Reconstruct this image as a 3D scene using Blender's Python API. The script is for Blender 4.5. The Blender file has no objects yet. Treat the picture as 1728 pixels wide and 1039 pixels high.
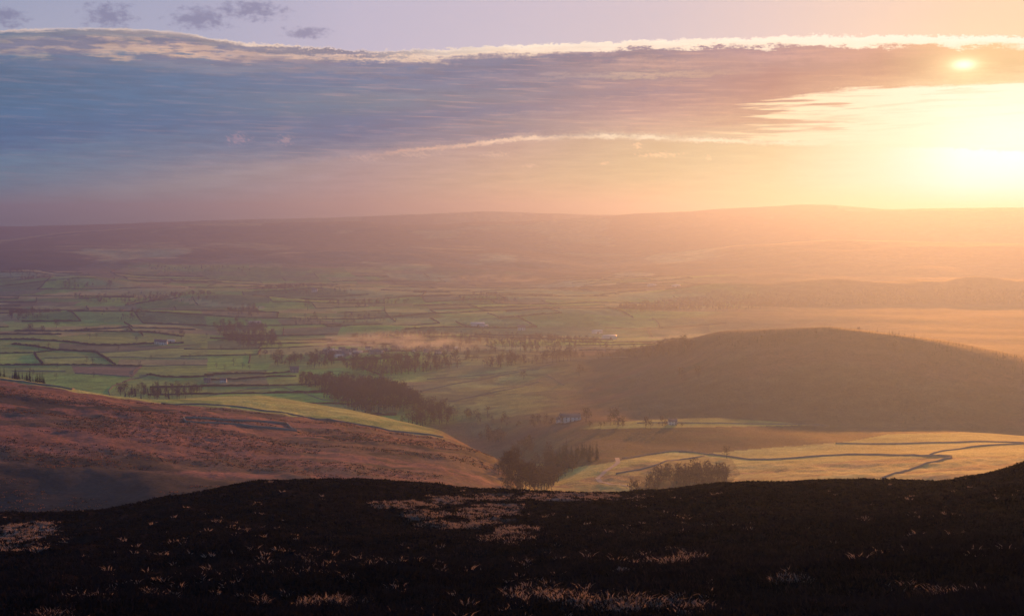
import bpy, math, random
import numpy as np
PI = math.pi
random.seed(7)
rng = np.random.default_rng(11)
scene = bpy.context.scene
col = scene.collection
F = 2374.0                      # focal length measured in photo pixels (1728 wide)
PITCH = math.atan(147.5 / F)    # the camera looks 3.6 degrees down
EYE = 300.0                     # eye height above the datum
CP, SP = math.cos(PITCH), math.sin(PITCH)
SUN_AZ = math.radians(18.2)     # right of the view axis (+Y)
SUN_EL = math.radians(6.3)

# ------------------------------------------------------------------ maths helpers
def pchip(x, y, xq):
    x = np.asarray(x, float); y = np.asarray(y, float); h = np.diff(x); d = np.diff(y) / h
    m = np.zeros_like(y)
    w1 = 2 * h[1:] + h[:-1]; w2 = h[1:] + 2 * h[:-1]
    ok = d[:-1] * d[1:] > 0
    with np.errstate(divide='ignore', invalid='ignore'):
        mm = (w1 + w2) / (w1 / d[:-1] + w2 / d[1:])
    m[1:-1] = np.where(ok, mm, 0)
    m[0] = d[0]; m[-1] = d[-1]
    i = np.clip(np.searchsorted(x, xq) - 1, 0, len(x) - 2)
    t = np.clip((xq - x[i]) / h[i], 0, 1)
    t2, t3 = t * t, t * t * t
    return ((2 * t3 - 3 * t2 + 1) * y[i] + (t3 - 2 * t2 + t) * h[i] * m[i]
            + (-2 * t3 + 3 * t2) * y[i + 1] + (t3 - t2) * h[i] * m[i + 1])

def hash2(ix, iy, seed):
    n = (ix.astype(np.int64) * 374761393 + iy.astype(np.int64) * 668265263 + seed * 974711) & 0xFFFFFFFF
    n = ((n ^ (n >> 13)) * 1274126177) & 0xFFFFFFFF
    n = (n ^ (n >> 16)) & 0xFFFF
    return n / 65535.0

def vnoise(x, y, seed=0):
    ix = np.floor(x); iy = np.floor(y); fx = x - ix; fy = y - iy
    fx = fx * fx * fx * (fx * (fx * 6 - 15) + 10); fy = fy * fy * fy * (fy * (fy * 6 - 15) + 10)
    a = hash2(ix, iy, seed); b = hash2(ix + 1, iy, seed); c = hash2(ix, iy + 1, seed); d = hash2(ix + 1, iy + 1, seed)
    return (a + (b - a) * fx) * (1 - fy) + (c + (d - c) * fx) * fy - 0.5

def fbm(x, y, scale, octv=4, seed=0, gain=0.5):
    s = np.zeros_like(np.asarray(x, float)); a = 1.0; x = x / scale; y = y / scale
    for o in range(octv):
        s += a * vnoise(x + 17.3 * o, y - 9.1 * o, seed + o)
        c, sn = 0.8, 0.6
        x, y = (x * c - y * sn) * 2.03, (x * sn + y * c) * 2.03
        a *= gain
    return s

def sstep(a, b, v):
    t = np.clip((v - a) / (b - a), 0, 1)
    return t * t * (3 - 2 * t)

def slope_of(az, py):            # rise per metre of ground distance of the line through photo row py
    dy = F * CP + (519.5 - py) * SP
    dz = -F * SP + (519.5 - py) * CP
    px = np.tan(az) * dy
    return dz / np.hypot(px, dy), px + 864

def project(x, y, z):            # world -> photo pixels
    zz = z - EYE
    dep = y * CP - zz * SP
    up = y * SP + zz * CP
    return 864 + F * x / dep, 519.5 - F * up / dep

# ------------------------------------------------------------------ the relief: control curves around the viewpoint
PX = [-400, 0, 90, 180, 250, 430, 600, 740, 860, 1000, 1100, 1220, 1400, 1600, 1700, 1800, 2200]
def C(*v): return (PX, v)
RINGS = [   # (name, distance curve, height curve, kind)   kind 'z' = metres below the eye, 'p' = photo row
 ('foot', (PX, [3.0] * 17), (PX, [-2.0] * 17), 'z'),
 ('edge', (PX, [31.0] * 17), (PX, [1075] * 17), 'p'),
 ('mid', ([-400, 0, 400, 800, 1200, 1728, 2200], [98, 92, 86, 96, 88, 78, 75]), ([-400, 0, 400, 800, 1200, 1728, 2200], [950, 948, 915, 910, 905, 890, 880]), 'p'),
 ('brow', C(235, 230, 225, 215, 198, 185, 188, 212, 240, 245, 232, 212, 196, 184, 170, 162, 160),
          C(880, 870, 867.5, 862, 846, 816, 810, 820, 833, 834, 829, 816, 811, 815, 793, 768, 720), 'p'),
 ('hollow', C(*[380] * 17), C(950, 945, 940, 935, 915, 880, 875, 880, 900, 905, 900, 885, 880, 880, 870, 850, 800), 'p'),
 ('base', C(580, 580, 580, 580, 560, 545, 540, 550, 570, 640, 680, 700, 700, 700, 700, 700, 700),
          C(900, 892, 886, 880, 868, 862, 850, 850, 868, 880, 870, 868, 862, 862, 862, 862, 862), 'p'),
 ('shoulder', C(680, 680, 680, 670, 660, 640, 620, 640, 700, 900, 940, 900, 880, 880, 880, 880, 880),
          C(770, 779, 783, 788, 795, 806, 812, 814, 822, 838, 828, 824, 822, 822, 818, 812, 812), 'p'),
 ('spur', C(1200, 1120, 1100, 1080, 1080, 1040, 1000, 980, 880, 1000, 1080, 1100, 1080, 1050, 1050, 1050, 1050),
          C(628, 641, 652, 666, 676, 690, 712, 735, 776, 800, 782, 790, 784, 778, 776, 774, 772), 'p'),
 ('spurend', C(1300, 1240, 1220, 1200, 1240, 1380, 1300, 1150, 980, 1180, 1250, 1260, 1260, 1250, 1250, 1250, 1250),
          C(640, 655, 668, 684, 682, 668, 696, 728, 800, 768, 758, 757, 752, 750, 750, 750, 750), 'p'),
 ('bench', C(1500, 1450, 1430, 1450, 1500, 1560, 1500, 1400, 1200, 1420, 1440, 1440, 1430, 1420, 1420, 1420, 1420),
          C(-228, -226, -226, -226, -226, -228, -232, -225, -222, -209, -204, -201, -206, -206, -206, -206, -206), 'z'),
 ('toe', C(1800, 1750, 1750, 1750, 1750, 1780, 1700, 1650, 1550, 1600, 1560, 1530, 1530, 1530, 1530, 1530, 1530),
          C(-247, -246, -245, -245, -245, -246, -246, -242, -235, -221, -218, -217, -217, -217, -219, -223, -235), 'z'),
 ('flank', C(2000, 2000, 2000, 2000, 2000, 2000, 2000, 2000, 2000, 1960, 1850, 1760, 1720, 1720, 1720, 1720, 1720),
          C(-250, -250, -250, -250, -250, -250, -248, -246, -240, -233, -210, -187, -181, -183, -192, -202, -226), 'z'),
 ('brae', C(2280, 2280, 2280, 2280, 2280, 2280, 2280, 2280, 2280, 2240, 2120, 1900, 1850, 1800, 1800, 1800, 1800),
          C(-252, -252, -252, -252, -252, -252, -252, -247, -242, -232, -205, -167, -157, -167, -178.5, -191, -223), 'z'),
 ('hill', C(2400, 2400, 2400, 2400, 2400, 2400, 2400, 2400, 2400, 2350, 2220, 1985, 1930, 1885, 1885, 1885, 1885),
          C(-252, -252, -252, -252, -252, -252, -252, -247, -241.6, -229.7, -197.5, -156.3, -142.8, -155.5, -169, -184.5, -219.5), 'z'),
 ('lee', C(2700, 2700, 2700, 2700, 2700, 2700, 2700, 2700, 2700, 2650, 2500, 2300, 2200, 2200, 2200, 2200, 2200),
          C(-252, -252, -252, -252, -252, -252, -252, -252, -250, -247, -240, -190, -182, -192, -206, -215, -232), 'z'),
 ('vale', C(*[3100] * 17), C(*[-252] * 17), 'z'),
 ('plain', C(*[4050] * 17), C(-236, -236, -236, -237, -238, -240, -242, -244, -246, -249, -252, -252, -252, -252, -252, -252, -252), 'z'),
 ('rise', C(*[4500] * 17), C(-212, -213, -214, -219, -226, -232, -234, -234, -234, -232, -226, -217, -205, -198, -194, -192, -190), 'z'),
 ('far_plain', C(*[5400] * 17), C(-214, -215, -216, -216, -216, -217, -218, -220, -220, -222, -224, -222, -218, -214, -212, -212, -212), 'z'),
 ('fore_hill', ([-400, 2200], [6700, 6700]), ([-400, 0, 300, 500, 700, 860, 1000, 1120, 1250, 1400, 1560, 1728, 2200],
                                              [418, 424, 420, 424, 417, 424, 436, 426, 411, 404, 409, 412, 420]), 'p'),
 ('dip', ([-400, 2200], [7300, 7300]), ([-400, 0, 300, 500, 700, 860, 1000, 1120, 1250, 1400, 1560, 1728, 2200],
                                          [412, 416, 412, 415, 412, 417, 430, 432, 428, 426, 428, 428, 430]), 'p'),
 ('skyline', ([-400, 2200], [8800, 8800]), ([-400, 0, 60, 100, 200, 330, 450, 560, 620, 680, 740, 800, 880, 1000, 1060, 1150, 1220, 1300, 1350, 1400, 1450, 1500, 1600, 1728, 2200],
                                              [408, 404, 398, 392, 385, 379, 377, 374, 374, 379, 378, 374, 373, 366, 361, 357, 352, 348, 345, 345, 349, 353, 351, 350, 352]), 'p'),
 ('back', ([-400, 2200], [9700, 9700]), ([-400, 2200], [-200, -200]), 'z'),
 ('coast', ([-400, 2200], [10400, 10400]), ([-400, 0, 60, 200, 400, 560, 700, 820, 900, 1000, 2200], [376, 382, 381, 377, 370, 367, 361, 356, 359, 362, 362]), 'p'),
 ('end', ([-400, 2200], [11000, 11000]), ([-400, 2200], [-280, -280]), 'z'),
]
az_in = np.radians(np.linspace(-22.5, 22.5, 1250))
az_out = np.radians(np.concatenate([np.linspace(22.5, 60, 26)[1:], np.linspace(60, 300, 50)[1:-1], np.linspace(300, 337.5, 26)[:-1]]))
AZ = np.concatenate([az_in, az_out]); AZ = np.append(AZ, AZ[0] + 2 * PI)
AZs = np.where(AZ > PI, AZ - 2 * PI, AZ)
def geo(a, b, q):
    n = max(2, int(math.log(b / a) / math.log(1 + q))); return np.geomspace(a, b, n)[:-1]
RR = np.concatenate([[0.4, 1.2, 2.2, 3.2, 4.5, 6, 8, 10, 12, 14, 16], geo(18, 262, 0.0055), geo(262, 500, 0.02), geo(500, 760, 0.008),
                     geo(760, 1450, 0.0045), geo(1450, 3000, 0.0055), geo(3000, 7000, 0.0065), geo(7000, 9200, 0.007), np.geomspace(9200, 11000, 22)])
NA, NR = len(AZ), len(RR)
px0 = np.where(np.abs(AZs) < 1.2, 864 + F / CP * 1.0 * np.tan(np.clip(AZs, -1.2, 1.2)), np.where(AZs > 0, 9999, -9999))
px0 = np.clip(px0, -400, 2200)
ker = np.hanning(31); ker /= ker.sum()
def smooth(v, k=ker):
    p = len(k) // 2
    return np.convolve(np.pad(v, p, mode='edge'), k, mode='valid')
RK, ZK, RNAME = [], [], []
for name, rc, zc, kind in RINGS:
    r = np.interp(px0, *rc)
    if kind == 'z':
        z = np.interp(px0, *zc)
    else:
        v = np.interp(px0, *zc)
        if len(zc[0]) < 23:
            v = smooth(v, np.hanning(21) / np.hanning(21).sum()) if kind == 'p' else v
        vv = np.where(v < 0, 500, v)
        s, pxx = slope_of(np.clip(AZs, -1.2, 1.2), vv)
        z = np.where(v < 0, v, s * r)
    r = smooth(r); z = smooth(z)
    n_in = len(az_in)
    r[-1] = r[0]; z[-1] = z[0]
    RK.append(r); ZK.append(z); RNAME.append(name)
RK = np.array(RK); ZK = np.array(ZK)
ZNUM = np.array(list(range(12)) + [11.7] + list(range(12, len(RK) - 1)))
# behind the viewer every ring settles to the same gentle values
backw = sstep(math.radians(60), math.radians(110), np.abs(AZs))
H = np.zeros((NA, NR))
ZONE = np.zeros((NA, NR))
for i in range(NA):
    H[i] = pchip(np.append([0.0], RK[:, i]), np.append([-1.75], ZK[:, i]), RR)
    ZONE[i] = np.interp(RR, RK[:, i], ZNUM)
H = np.where(backw[:, None] > 0, H * (1 - backw[:, None]) + backw[:, None] * np.minimum(H, -2 - 0.12 * RR[None, :].clip(0, 1500)), H)
X = np.sin(AZ)[:, None] * RR[None, :]; Y = np.cos(AZ)[:, None] * RR[None, :]
R2 = np.broadcast_to(RR[None, :], X.shape)
PXG = 864 + F * np.tan(np.clip(AZs, -1.2, 1.2))[:, None] + 0 * R2
# near moor: hummocks, sheep tracks, heather clumps
near = 1 - sstep(260, 370, R2)
crest_d = np.abs(R2 / RK[3][:, None] - 1)
nw = near * sstep(6, 25, R2)
H += nw * (1.1 * fbm(X, Y, 17, 3, 3) + 0.8 * fbm(X, Y, 6.5, 3, 5)) * (0.45 + 0.55 * sstep(0.0, 0.25, crest_d))
clump = np.abs(fbm(X, Y, 1.5, 3, 8, 0.55))
H += nw * (0.16 * clump + 0.16 * fbm(X, Y, 0.5, 3, 9, 0.6))
# spur: gullies, rough moor
sp = sstep(5.0, 6.0, ZONE) * (1 - sstep(7.0, 7.6, ZONE))
H += sp * (5.0 * fbm(X + 0.35 * Y, Y * 0.55, 90, 4, 21) + 1.3 * fbm(X, Y, 14, 3, 22))
# benches and slopes around the ravine
bn = sstep(7.0, 8.0, ZONE) * (1 - sstep(11.5, 12.6, ZONE))
H += bn * (4.0 * fbm(X, Y, 150, 3, 31))
hl = sstep(9.5, 10.5, ZONE) * (1 - sstep(13, 14, ZONE)) * sstep(680, 900, PXG)
H += hl * (1.8 * fbm(X, Y, 160, 4, 35) + 0.8 * fbm(X, Y, 30, 3, 36))
# ravine of the burn
rx = np.interp(R2, [450, 700, 900, 1100, 1400, 1800], [55, 32, 24, 30, -20, -90])
rav = np.exp(-((X - rx) / np.interp(R2, [450, 900, 1400, 1800], [38, 26, 40, 60])) ** 2) * sstep(420, 650, R2) * (1 - sstep(1500, 1900, R2))
H -= 14 * rav
# valley floor: low drumlins that throw long shadows across the pastures
vf = sstep(12.4, 13.6, ZONE) * (1 - sstep(17.6, 18.6, ZONE)); vl = sstep(9.6, 11, ZONE) * (1 - sstep(640, 860, PXG))
vf = np.maximum(vf, vl * (1 - sstep(17.6, 18.6, ZONE)))
n_k = fbm(X, Y, 160, 2, 44)
und = fbm(X * 0.72 + Y * 0.1, Y, 520, 3, 41, 0.42)
amp = np.interp(R2, [1700, 2300, 3200, 5000, 7000], [6, 13, 28, 42, 42])
H += vf * amp * und
for kx, kr, kw, kd, kh, ka in [(40, 5400, 240, 170, 34, -8), (150, 4900, 240, 110, 22, 10), (350, 4100, 260, 150, 26, -12), (520, 4500, 230, 110, 22, 5), (200, 3650, 380, 100, 18, 8), (640, 3300, 300, 70, 10, 0),
                               (1000, 3600, 250, 80, 12, 10), (1250, 4300, 420, 150, 26, 0), (1600, 4500, 480, 170, 30, 5), (430, 2950, 200, 60, 8, 15), (780, 4100, 260, 80, 14, 0)]:
    ca = math.atan((kx - 864) / F); cx_, cy_ = kr * math.sin(ca), kr * math.cos(ca); c_, s_ = math.cos(math.radians(ka)), math.sin(math.radians(ka))
    u_ = (X - cx_) * c_ + (Y - cy_) * s_; v_ = -(X - cx_) * s_ + (Y - cy_) * c_
    H += kh * np.exp(-(u_ / kw) ** 2 - (v_ / kd) ** 2) * (1 + 0.5 * n_k)
# far hills: spurs and cleughs
fh = sstep(16.8, 18.2, ZONE)
H += fh * (1 - sstep(21, 22, ZONE)) * (40 * fbm(X, Y, 1500, 5, 51, 0.5)) * (1 - 0.86 * np.exp(-((ZONE - 20) / 0.5) ** 2)) * (1 - 0.6 * np.exp(-((ZONE - 18) / 0.35) ** 2))
H += fh * 4 * fbm(X, Y, 200, 3, 52)
H[:, 0] = H[:, 0].mean()
H[-1] = H[0]
H += EYE
LR = np.log(RR)
def ground(x, y):
    x = np.asarray(x, float); y = np.asarray(y, float)
    r = np.hypot(x, y).clip(RR[0] * 1.01, RR[-1] * 0.999); a = np.arctan2(x, y); a = np.where(a < AZ[0], a + 2 * PI, a)
    i = np.clip(np.searchsorted(AZ, a) - 1, 0, NA - 2); j = np.clip(np.searchsorted(RR, r) - 1, 0, NR - 2)
    u = (a - AZ[i]) / (AZ[i + 1] - AZ[i]); v = (r - RR[j]) / (RR[j + 1] - RR[j])
    return (H[i, j] * (1 - u) * (1 - v) + H[i + 1, j] * u * (1 - v) + H[i, j + 1] * (1 - u) * v + H[i + 1, j + 1] * u * v)
def at(px, py, rmin=20, rmax=20000):     # first ground point seen along a photo ray beyond rmin
    dx = px - 864.0; dy = F * CP + (519.5 - py) * SP; dz = -F * SP + (519.5 - py) * CP
    h = math.hypot(dx, dy); rs = RR[(RR >= rmin) & (RR <= rmax)]
    x = dx / h * rs; y = dy / h * rs
    g = ground(x, y); ray = EYE + dz / h * rs
    k = np.nonzero(g >= ray)[0]
    if len(k) == 0:
        k0 = int(np.argmin(ray - g)); return float(x[k0]), float(y[k0]), float(g[k0])
    k = k[0]
    if k == 0: return float(x[0]), float(y[0]), float(g[0])
    d0 = ray[k - 1] - g[k - 1]; d1 = ray[k] - g[k]; t = d0 / (d0 - d1 + 1e-9)
    xx = x[k - 1] + (x[k] - x[k - 1]) * t; yy = y[k - 1] + (y[k] - y[k - 1]) * t
    return float(xx), float(yy), float(ground(xx, yy))

# ------------------------------------------------------------------ nodes / materials
def srgb(r, g, b):
    f = lambda c: (c / 255 / 12.92) if c / 255 <= 0.04045 else ((c / 255 + 0.055) / 1.055) ** 2.4
    return (f(r), f(g), f(b), 1)
class NT:
    def __init__(s, tree): s.t = tree; s.n = tree.nodes; s.l = tree.links
    def new(s, typ, **kw):
        n = s.n.new(typ)
        for k, v in kw.items(): setattr(n, k, v)
        return n
    def put(s, sock, v):
        if isinstance(v, bpy.types.NodeSocket): s.l.new(v, sock)
        else: sock.default_value = v
    def m(s, op, a, b=None, c=None, clamp=False):
        n = s.new('ShaderNodeMath', operation=op, use_clamp=clamp); s.put(n.inputs[0], a)
        if b is not None: s.put(n.inputs[1], b)
        if c is not None: s.put(n.inputs[2], c)
        return n.outputs[0]
    def mr(s, v, a, b, c=0.0, d=1.0, kind='LINEAR'):
        n = s.new('ShaderNodeMapRange', interpolation_type=kind)
        for k, q in zip((0, 1, 2, 3, 4), (v, a, b, c, d)): s.put(n.inputs[k], q)
        return n.outputs[0]
    def mix(s, f, a, b, mode='MIX'):
        n = s.new('ShaderNodeMix', data_type='RGBA', blend_type=mode)
        s.put(n.inputs[0], f); s.put(n.inputs[6], a); s.put(n.inputs[7], b); return n.outputs[2]
    def ramp(s, f, stops, interp='LINEAR'):
        n = s.new('ShaderNodeValToRGB'); n.color_ramp.interpolation = interp; e = n.color_ramp.elements
        while len(e) < len(stops): e.new(0.5)
        for q, (p, c) in zip(e, stops): q.position = p; q.color = c
        s.put(n.inputs[0], f); return n.outputs[0]
    def xyz(s, x, y, z=0.0):
        n = s.new('ShaderNodeCombineXYZ'); s.put(n.inputs[0], x); s.put(n.inputs[1], y); s.put(n.inputs[2], z); return n.outputs[0]
    def noise(s, vec, scale, detail=4, rough=0.5, dist=0.0):
        n = s.new('ShaderNodeTexNoise'); s.put(n.inputs['Vector'], vec)
        n.inputs['Scale'].default_value = scale; n.inputs['Detail'].default_value = detail
        n.inputs['Roughness'].default_value = rough; n.inputs['Distortion'].default_value = dist
        return n.outputs['Fac']
def material(name):
    m = bpy.data.materials.new(name); m.use_nodes = True; m.node_tree.nodes.clear()
    t = NT(m.node_tree); out = t.new('ShaderNodeOutputMaterial'); return m, t, out
def plain(name, c, rough=0.85, spec=0.3, vary=0.25, scale=0.8, trans=0.0, metal=0.0):
    m, t, out = material(name)
    g = t.new('ShaderNodeNewGeometry'); f = t.noise(g.outputs['Position'], scale, 4, 0.6)
    a = tuple(v * (1 - vary) for v in c) + (1,); b = tuple(min(1, v * (1 + vary)) for v in c) + (1,)
    cc = t.mix(f, a, b)
    p = t.new('ShaderNodeBsdfPrincipled'); t.put(p.inputs['Base Color'], cc); p.inputs['Roughness'].default_value = rough
    p.inputs['Specular IOR Level'].default_value = spec; p.inputs['Metallic'].default_value = metal
    if trans:
        tr = t.new('ShaderNodeBsdfTranslucent'); t.put(tr.inputs[0], cc)
        mx = t.new('ShaderNodeMixShader'); mx.inputs[0].default_value = trans
        t.l.new(p.outputs[0], mx.inputs[1]); t.l.new(tr.outputs[0], mx.inputs[2]); t.l.new(mx.outputs[0], out.inputs[0])
    else: t.l.new(p.outputs[0], out.inputs[0])
    return m
def ground_mat(name, scales, bump, dist, trans=0.35, spec=0.15):
    """cover colour from the mesh, broken up by noise; stems stand upright, so the sward also lets low sun through"""
    m, t, out = material(name)
    g = t.new('ShaderNodeNewGeometry'); at_ = t.new('ShaderNodeVertexColor', layer_name='cover')
    pos = g.outputs['Position']
    sp_ = t.new('ShaderNodeSeparateXYZ'); t.l.new(pos, sp_.inputs[0])
    n1 = t.noise(pos, scales[0], 6, 0.65); n2 = t.noise(pos, scales[1], 5, 0.6)
    k = t.m('ADD', t.mr(n1, 0.25, 0.75, 0.62, 1.38), t.mr(n2, 0.3, 0.7, -0.28, 0.28))
    cc = t.mix(1.0, at_.outputs[0], t.xyz(k, k, k), 'MULTIPLY')
    bp = t.new('ShaderNodeBump'); bp.inputs['Strength'].default_value = bump; bp.inputs['Distance'].default_value = dist
    t.put(bp.inputs['Height'], n1)
    p = t.new('ShaderNodeBsdfPrincipled'); t.put(p.inputs['Base Color'], cc); p.inputs['Roughness'].default_value = 0.8
    p.inputs['Specular IOR Level'].default_value = spec; t.put(p.inputs['Normal'], bp.outputs[0])
    if trans:       # upright blades: a share of the light is caught by stems standing square to the low sun
        up = t.new('ShaderNodeNormalMap')
        nz = t.new('ShaderNodeTexNoise'); t.put(nz.inputs['Vector'], pos); nz.inputs['Scale'].default_value = scales[0] * 3
        v = t.new('ShaderNodeVectorMath', operation='SUBTRACT'); t.l.new(nz.outputs['Color'], v.inputs[0]); v.inputs[1].default_value = (0.5, 0.5, 0.5)
        sc_ = t.new('ShaderNodeVectorMath', operation='MULTIPLY'); t.l.new(v.outputs[0], sc_.inputs[0]); sc_.inputs[1].default_value = (7, 7, 1.5)
        ad = t.new('ShaderNodeVectorMath', operation='ADD'); t.l.new(sc_.outputs[0], ad.inputs[0]); t.l.new(g.outputs['Normal'], ad.inputs[1])
        nm = t.new('ShaderNodeVectorMath', operation='NORMALIZE'); t.l.new(ad.outputs[0], nm.inputs[0])
        d = t.new('ShaderNodeBsdfDiffuse'); t.put(d.inputs[0], cc); t.put(d.inputs['Normal'], nm.outputs[0])
        mx = t.new('ShaderNodeMixShader'); mx.inputs[0].default_value = trans
        t.l.new(p.outputs[0], mx.inputs[1]); t.l.new(d.outputs[0], mx.inputs[2]); t.l.new(mx.outputs[0], out.inputs[0])
        n_ = up; t.n.remove(n_)
    else: t.l.new(p.outputs[0], out.inputs[0])
    return m

# ------------------------------------------------------------------ mesh building
def mk(name, V, Fc, mat, parent=None, cover=None, smooth_=False):
    me = bpy.data.meshes.new(name); V = np.asarray(V, np.float32); Fc = np.asarray(Fc, np.int32); k = Fc.shape[1]
    me.vertices.add(len(V)); me.vertices.foreach_set('co', V.ravel())
    me.loops.add(Fc.size); me.loops.foreach_set('vertex_index', Fc.ravel())
    me.polygons.add(len(Fc)); me.polygons.foreach_set('loop_start', np.arange(0, Fc.size, k, dtype=np.int32))
    if smooth_: me.polygons.foreach_set('use_smooth', np.ones(len(Fc), bool))
    me.update(calc_edges=True)
    if cover is not None:
        a = me.color_attributes.new('cover', 'FLOAT_COLOR', 'POINT')
        a.data.foreach_set('color', np.concatenate([cover, np.ones((len(cover), 1))], 1).astype(np.float32).ravel())
    me.materials.append(mat)
    o = bpy.data.objects.new(name, me); col.objects.link(o)
    if parent is not None: o.parent = parent
    return o
def tag(o, label=None, cat=None, group=None, kind=None):
    for k, v in (('label', label), ('category', cat), ('group', group), ('kind', kind)):
        if v: o[k] = v
    return o

# ------------------------------------------------------------------ land cover (albedo, with some sun and shade painted in)
PXV, PYV = project(X, np.maximum(Y, 1e-3), H)
vis = Y > 0
def blob(lst, nz=0.35, scale=None, px=None, py=None, n=None):
    px = PXV if px is None else px; py = PYV if py is None else py
    out = np.full(px.shape, -9.0)
    for cx, cy, rx_, ry_ in lst:
        out = np.maximum(out, 1 - np.hypot((px - cx) / rx_, (py - cy) / ry_))
    return out + nz * (0 if n is None else n)
STRAW = [(690, 850, 75, 9), (800, 842, 60, 5), (930, 838, 110, 6), (1010, 836, 60, 4), (830, 865, 55, 16), (770, 884, 75, 7), (860, 905, 45, 16), (720, 868, 40, 6),
         (1100, 946, 65, 9), (1150, 940, 35, 9), (1040, 958, 30, 6), (45, 898, 55, 14), (10, 915, 60, 16),
         (560, 1014, 80, 9), (440, 1012, 25, 6), (150, 1012, 50, 5), (90, 1040, 60, 10), (280, 1002, 50, 5),
         (900, 1003, 45, 9), (960, 1012, 60, 9), (1060, 1020, 120, 10), (1180, 1030, 60, 9), (1340, 975, 40, 8), (1540, 992, 60, 4), (1620, 1000, 50, 4)]
BROWN = [(850, 900, 210, 30), (1180, 920, 220, 60), (1500, 850, 330, 30), (700, 900, 160, 30), (1000, 930, 140, 24), (1350, 980, 200, 40), (620, 880, 90, 20)]
near_j = RR < 375
pn = fbm(X[:, near_j], Y[:, near_j], 4.0, 4, 71, 0.6)
pn2 = fbm(X[:, near_j], Y[:, near_j], 1.1, 3, 72, 0.6)
straw = sstep(-0.15, 0.55, blob(STRAW, 0.9, px=PXV[:, near_j], py=PYV[:, near_j], n=pn + 0.3 * pn2)) * vis[:, near_j]
brown = sstep(-0.1, 0.5, blob(BROWN, 1.2, px=PXV[:, near_j], py=PYV[:, near_j], n=pn + 0.5 * pn2)) * vis[:, near_j]
def L(*c): return np.array(c)
def lerp(a, b, f): return a * (1 - f[..., None]) + b * f[..., None]
COV = np.zeros((NA, NR, 3)) + L(.10, .085, .05)
n_big = fbm(X, Y, 260, 4, 81); n_mid = fbm(X, Y, 60, 4, 82); n_sm = fbm(X * 0.5, Y, 12, 3, 83)
# far country: dull moor, pasture and forest patches
n_far = fbm(X, Y, 700, 5, 84, 0.6)
far = lerp(L(.10, .085, .06), L(.03, .032, .026), sstep(-0.05, 0.08, n_far)); far = lerp(far, L(.32, .30, .14), sstep(0.12, 0.25, fbm(X, Y, 420, 4, 85)))
COV = far
# pastures of the valley: quarter-mile parcels between hedges
GA = math.radians(12)
def parcel(x, y):
    wx = x + 120 * fbm(x, y, 520, 2, 91); wy = y + 120 * fbm(x, y, 480, 2, 92)
    u = (wx * math.cos(GA) + wy * math.sin(GA)) / 150.0; v = (-wx * math.sin(GA) + wy * math.cos(GA)) / 120.0
    iv = np.floor(v); u = u + 0.5 * hash2(iv, iv * 0, 5)
    return u, v
U, W = parcel(X, Y)
iu, iv = np.floor(U), np.floor(W)
hid = hash2(iu, iv, 77)
PAL = np.array([(.17, .27, .05), (.24, .28, .06), (.13, .20, .045), (.26, .24, .08), (.12, .16, .05), (.19, .16, .07), (.19, .30, .05), (.13, .15, .05)])
fields = PAL[np.minimum((hid * 8).astype(int), 7)]
valley = sstep(8.9, 9.3, ZONE + 0.25 * n_mid) * (1 - sstep(16.9, 17.25, ZONE + 0.5 * n_far))
left = 1 - sstep(690, 800, PXG + 60 * n_mid)
midl = np.maximum(left, sstep(13.0, 13.5, ZONE))
vfield = valley * midl
COV = lerp(COV, fields, vfield * (1 - 0.75 * sstep(0.05, 0.16, fbm(X, Y, 900, 3, 86)) * sstep(14, 15, ZONE)))
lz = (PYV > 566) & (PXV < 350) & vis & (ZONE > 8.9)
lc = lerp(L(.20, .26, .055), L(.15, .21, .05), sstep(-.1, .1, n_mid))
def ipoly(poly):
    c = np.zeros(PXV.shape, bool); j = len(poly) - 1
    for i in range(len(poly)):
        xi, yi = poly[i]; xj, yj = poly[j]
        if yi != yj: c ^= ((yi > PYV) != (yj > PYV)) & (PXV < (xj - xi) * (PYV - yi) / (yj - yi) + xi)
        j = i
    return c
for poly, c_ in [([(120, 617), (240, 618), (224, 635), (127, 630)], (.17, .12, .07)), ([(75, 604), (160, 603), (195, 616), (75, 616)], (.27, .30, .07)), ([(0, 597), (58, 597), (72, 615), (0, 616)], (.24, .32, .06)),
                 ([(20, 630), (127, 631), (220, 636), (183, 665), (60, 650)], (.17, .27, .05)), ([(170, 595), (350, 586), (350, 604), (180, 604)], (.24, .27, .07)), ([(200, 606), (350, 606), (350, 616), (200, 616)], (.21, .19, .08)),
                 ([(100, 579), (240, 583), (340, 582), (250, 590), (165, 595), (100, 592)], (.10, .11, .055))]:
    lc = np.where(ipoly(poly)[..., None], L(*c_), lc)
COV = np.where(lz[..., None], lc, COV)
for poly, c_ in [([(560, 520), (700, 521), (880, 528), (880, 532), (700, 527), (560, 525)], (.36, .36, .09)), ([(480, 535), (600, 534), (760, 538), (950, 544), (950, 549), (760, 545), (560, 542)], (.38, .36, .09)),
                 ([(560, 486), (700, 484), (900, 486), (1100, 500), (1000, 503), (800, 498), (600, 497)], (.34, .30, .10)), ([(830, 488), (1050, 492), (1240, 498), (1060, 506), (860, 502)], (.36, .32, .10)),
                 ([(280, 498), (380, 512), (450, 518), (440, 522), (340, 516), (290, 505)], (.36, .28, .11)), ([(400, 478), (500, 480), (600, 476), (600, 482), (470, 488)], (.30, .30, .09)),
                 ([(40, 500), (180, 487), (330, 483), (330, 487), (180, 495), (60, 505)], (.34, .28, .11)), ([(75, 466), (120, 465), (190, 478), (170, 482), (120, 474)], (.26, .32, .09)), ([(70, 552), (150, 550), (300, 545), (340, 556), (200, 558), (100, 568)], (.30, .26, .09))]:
    COV = np.where((ipoly(poly) & vis & (R2 > 2300))[..., None], L(*c_), COV)  # sunlit strips of the valley, painted in as brighter field colour
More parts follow.
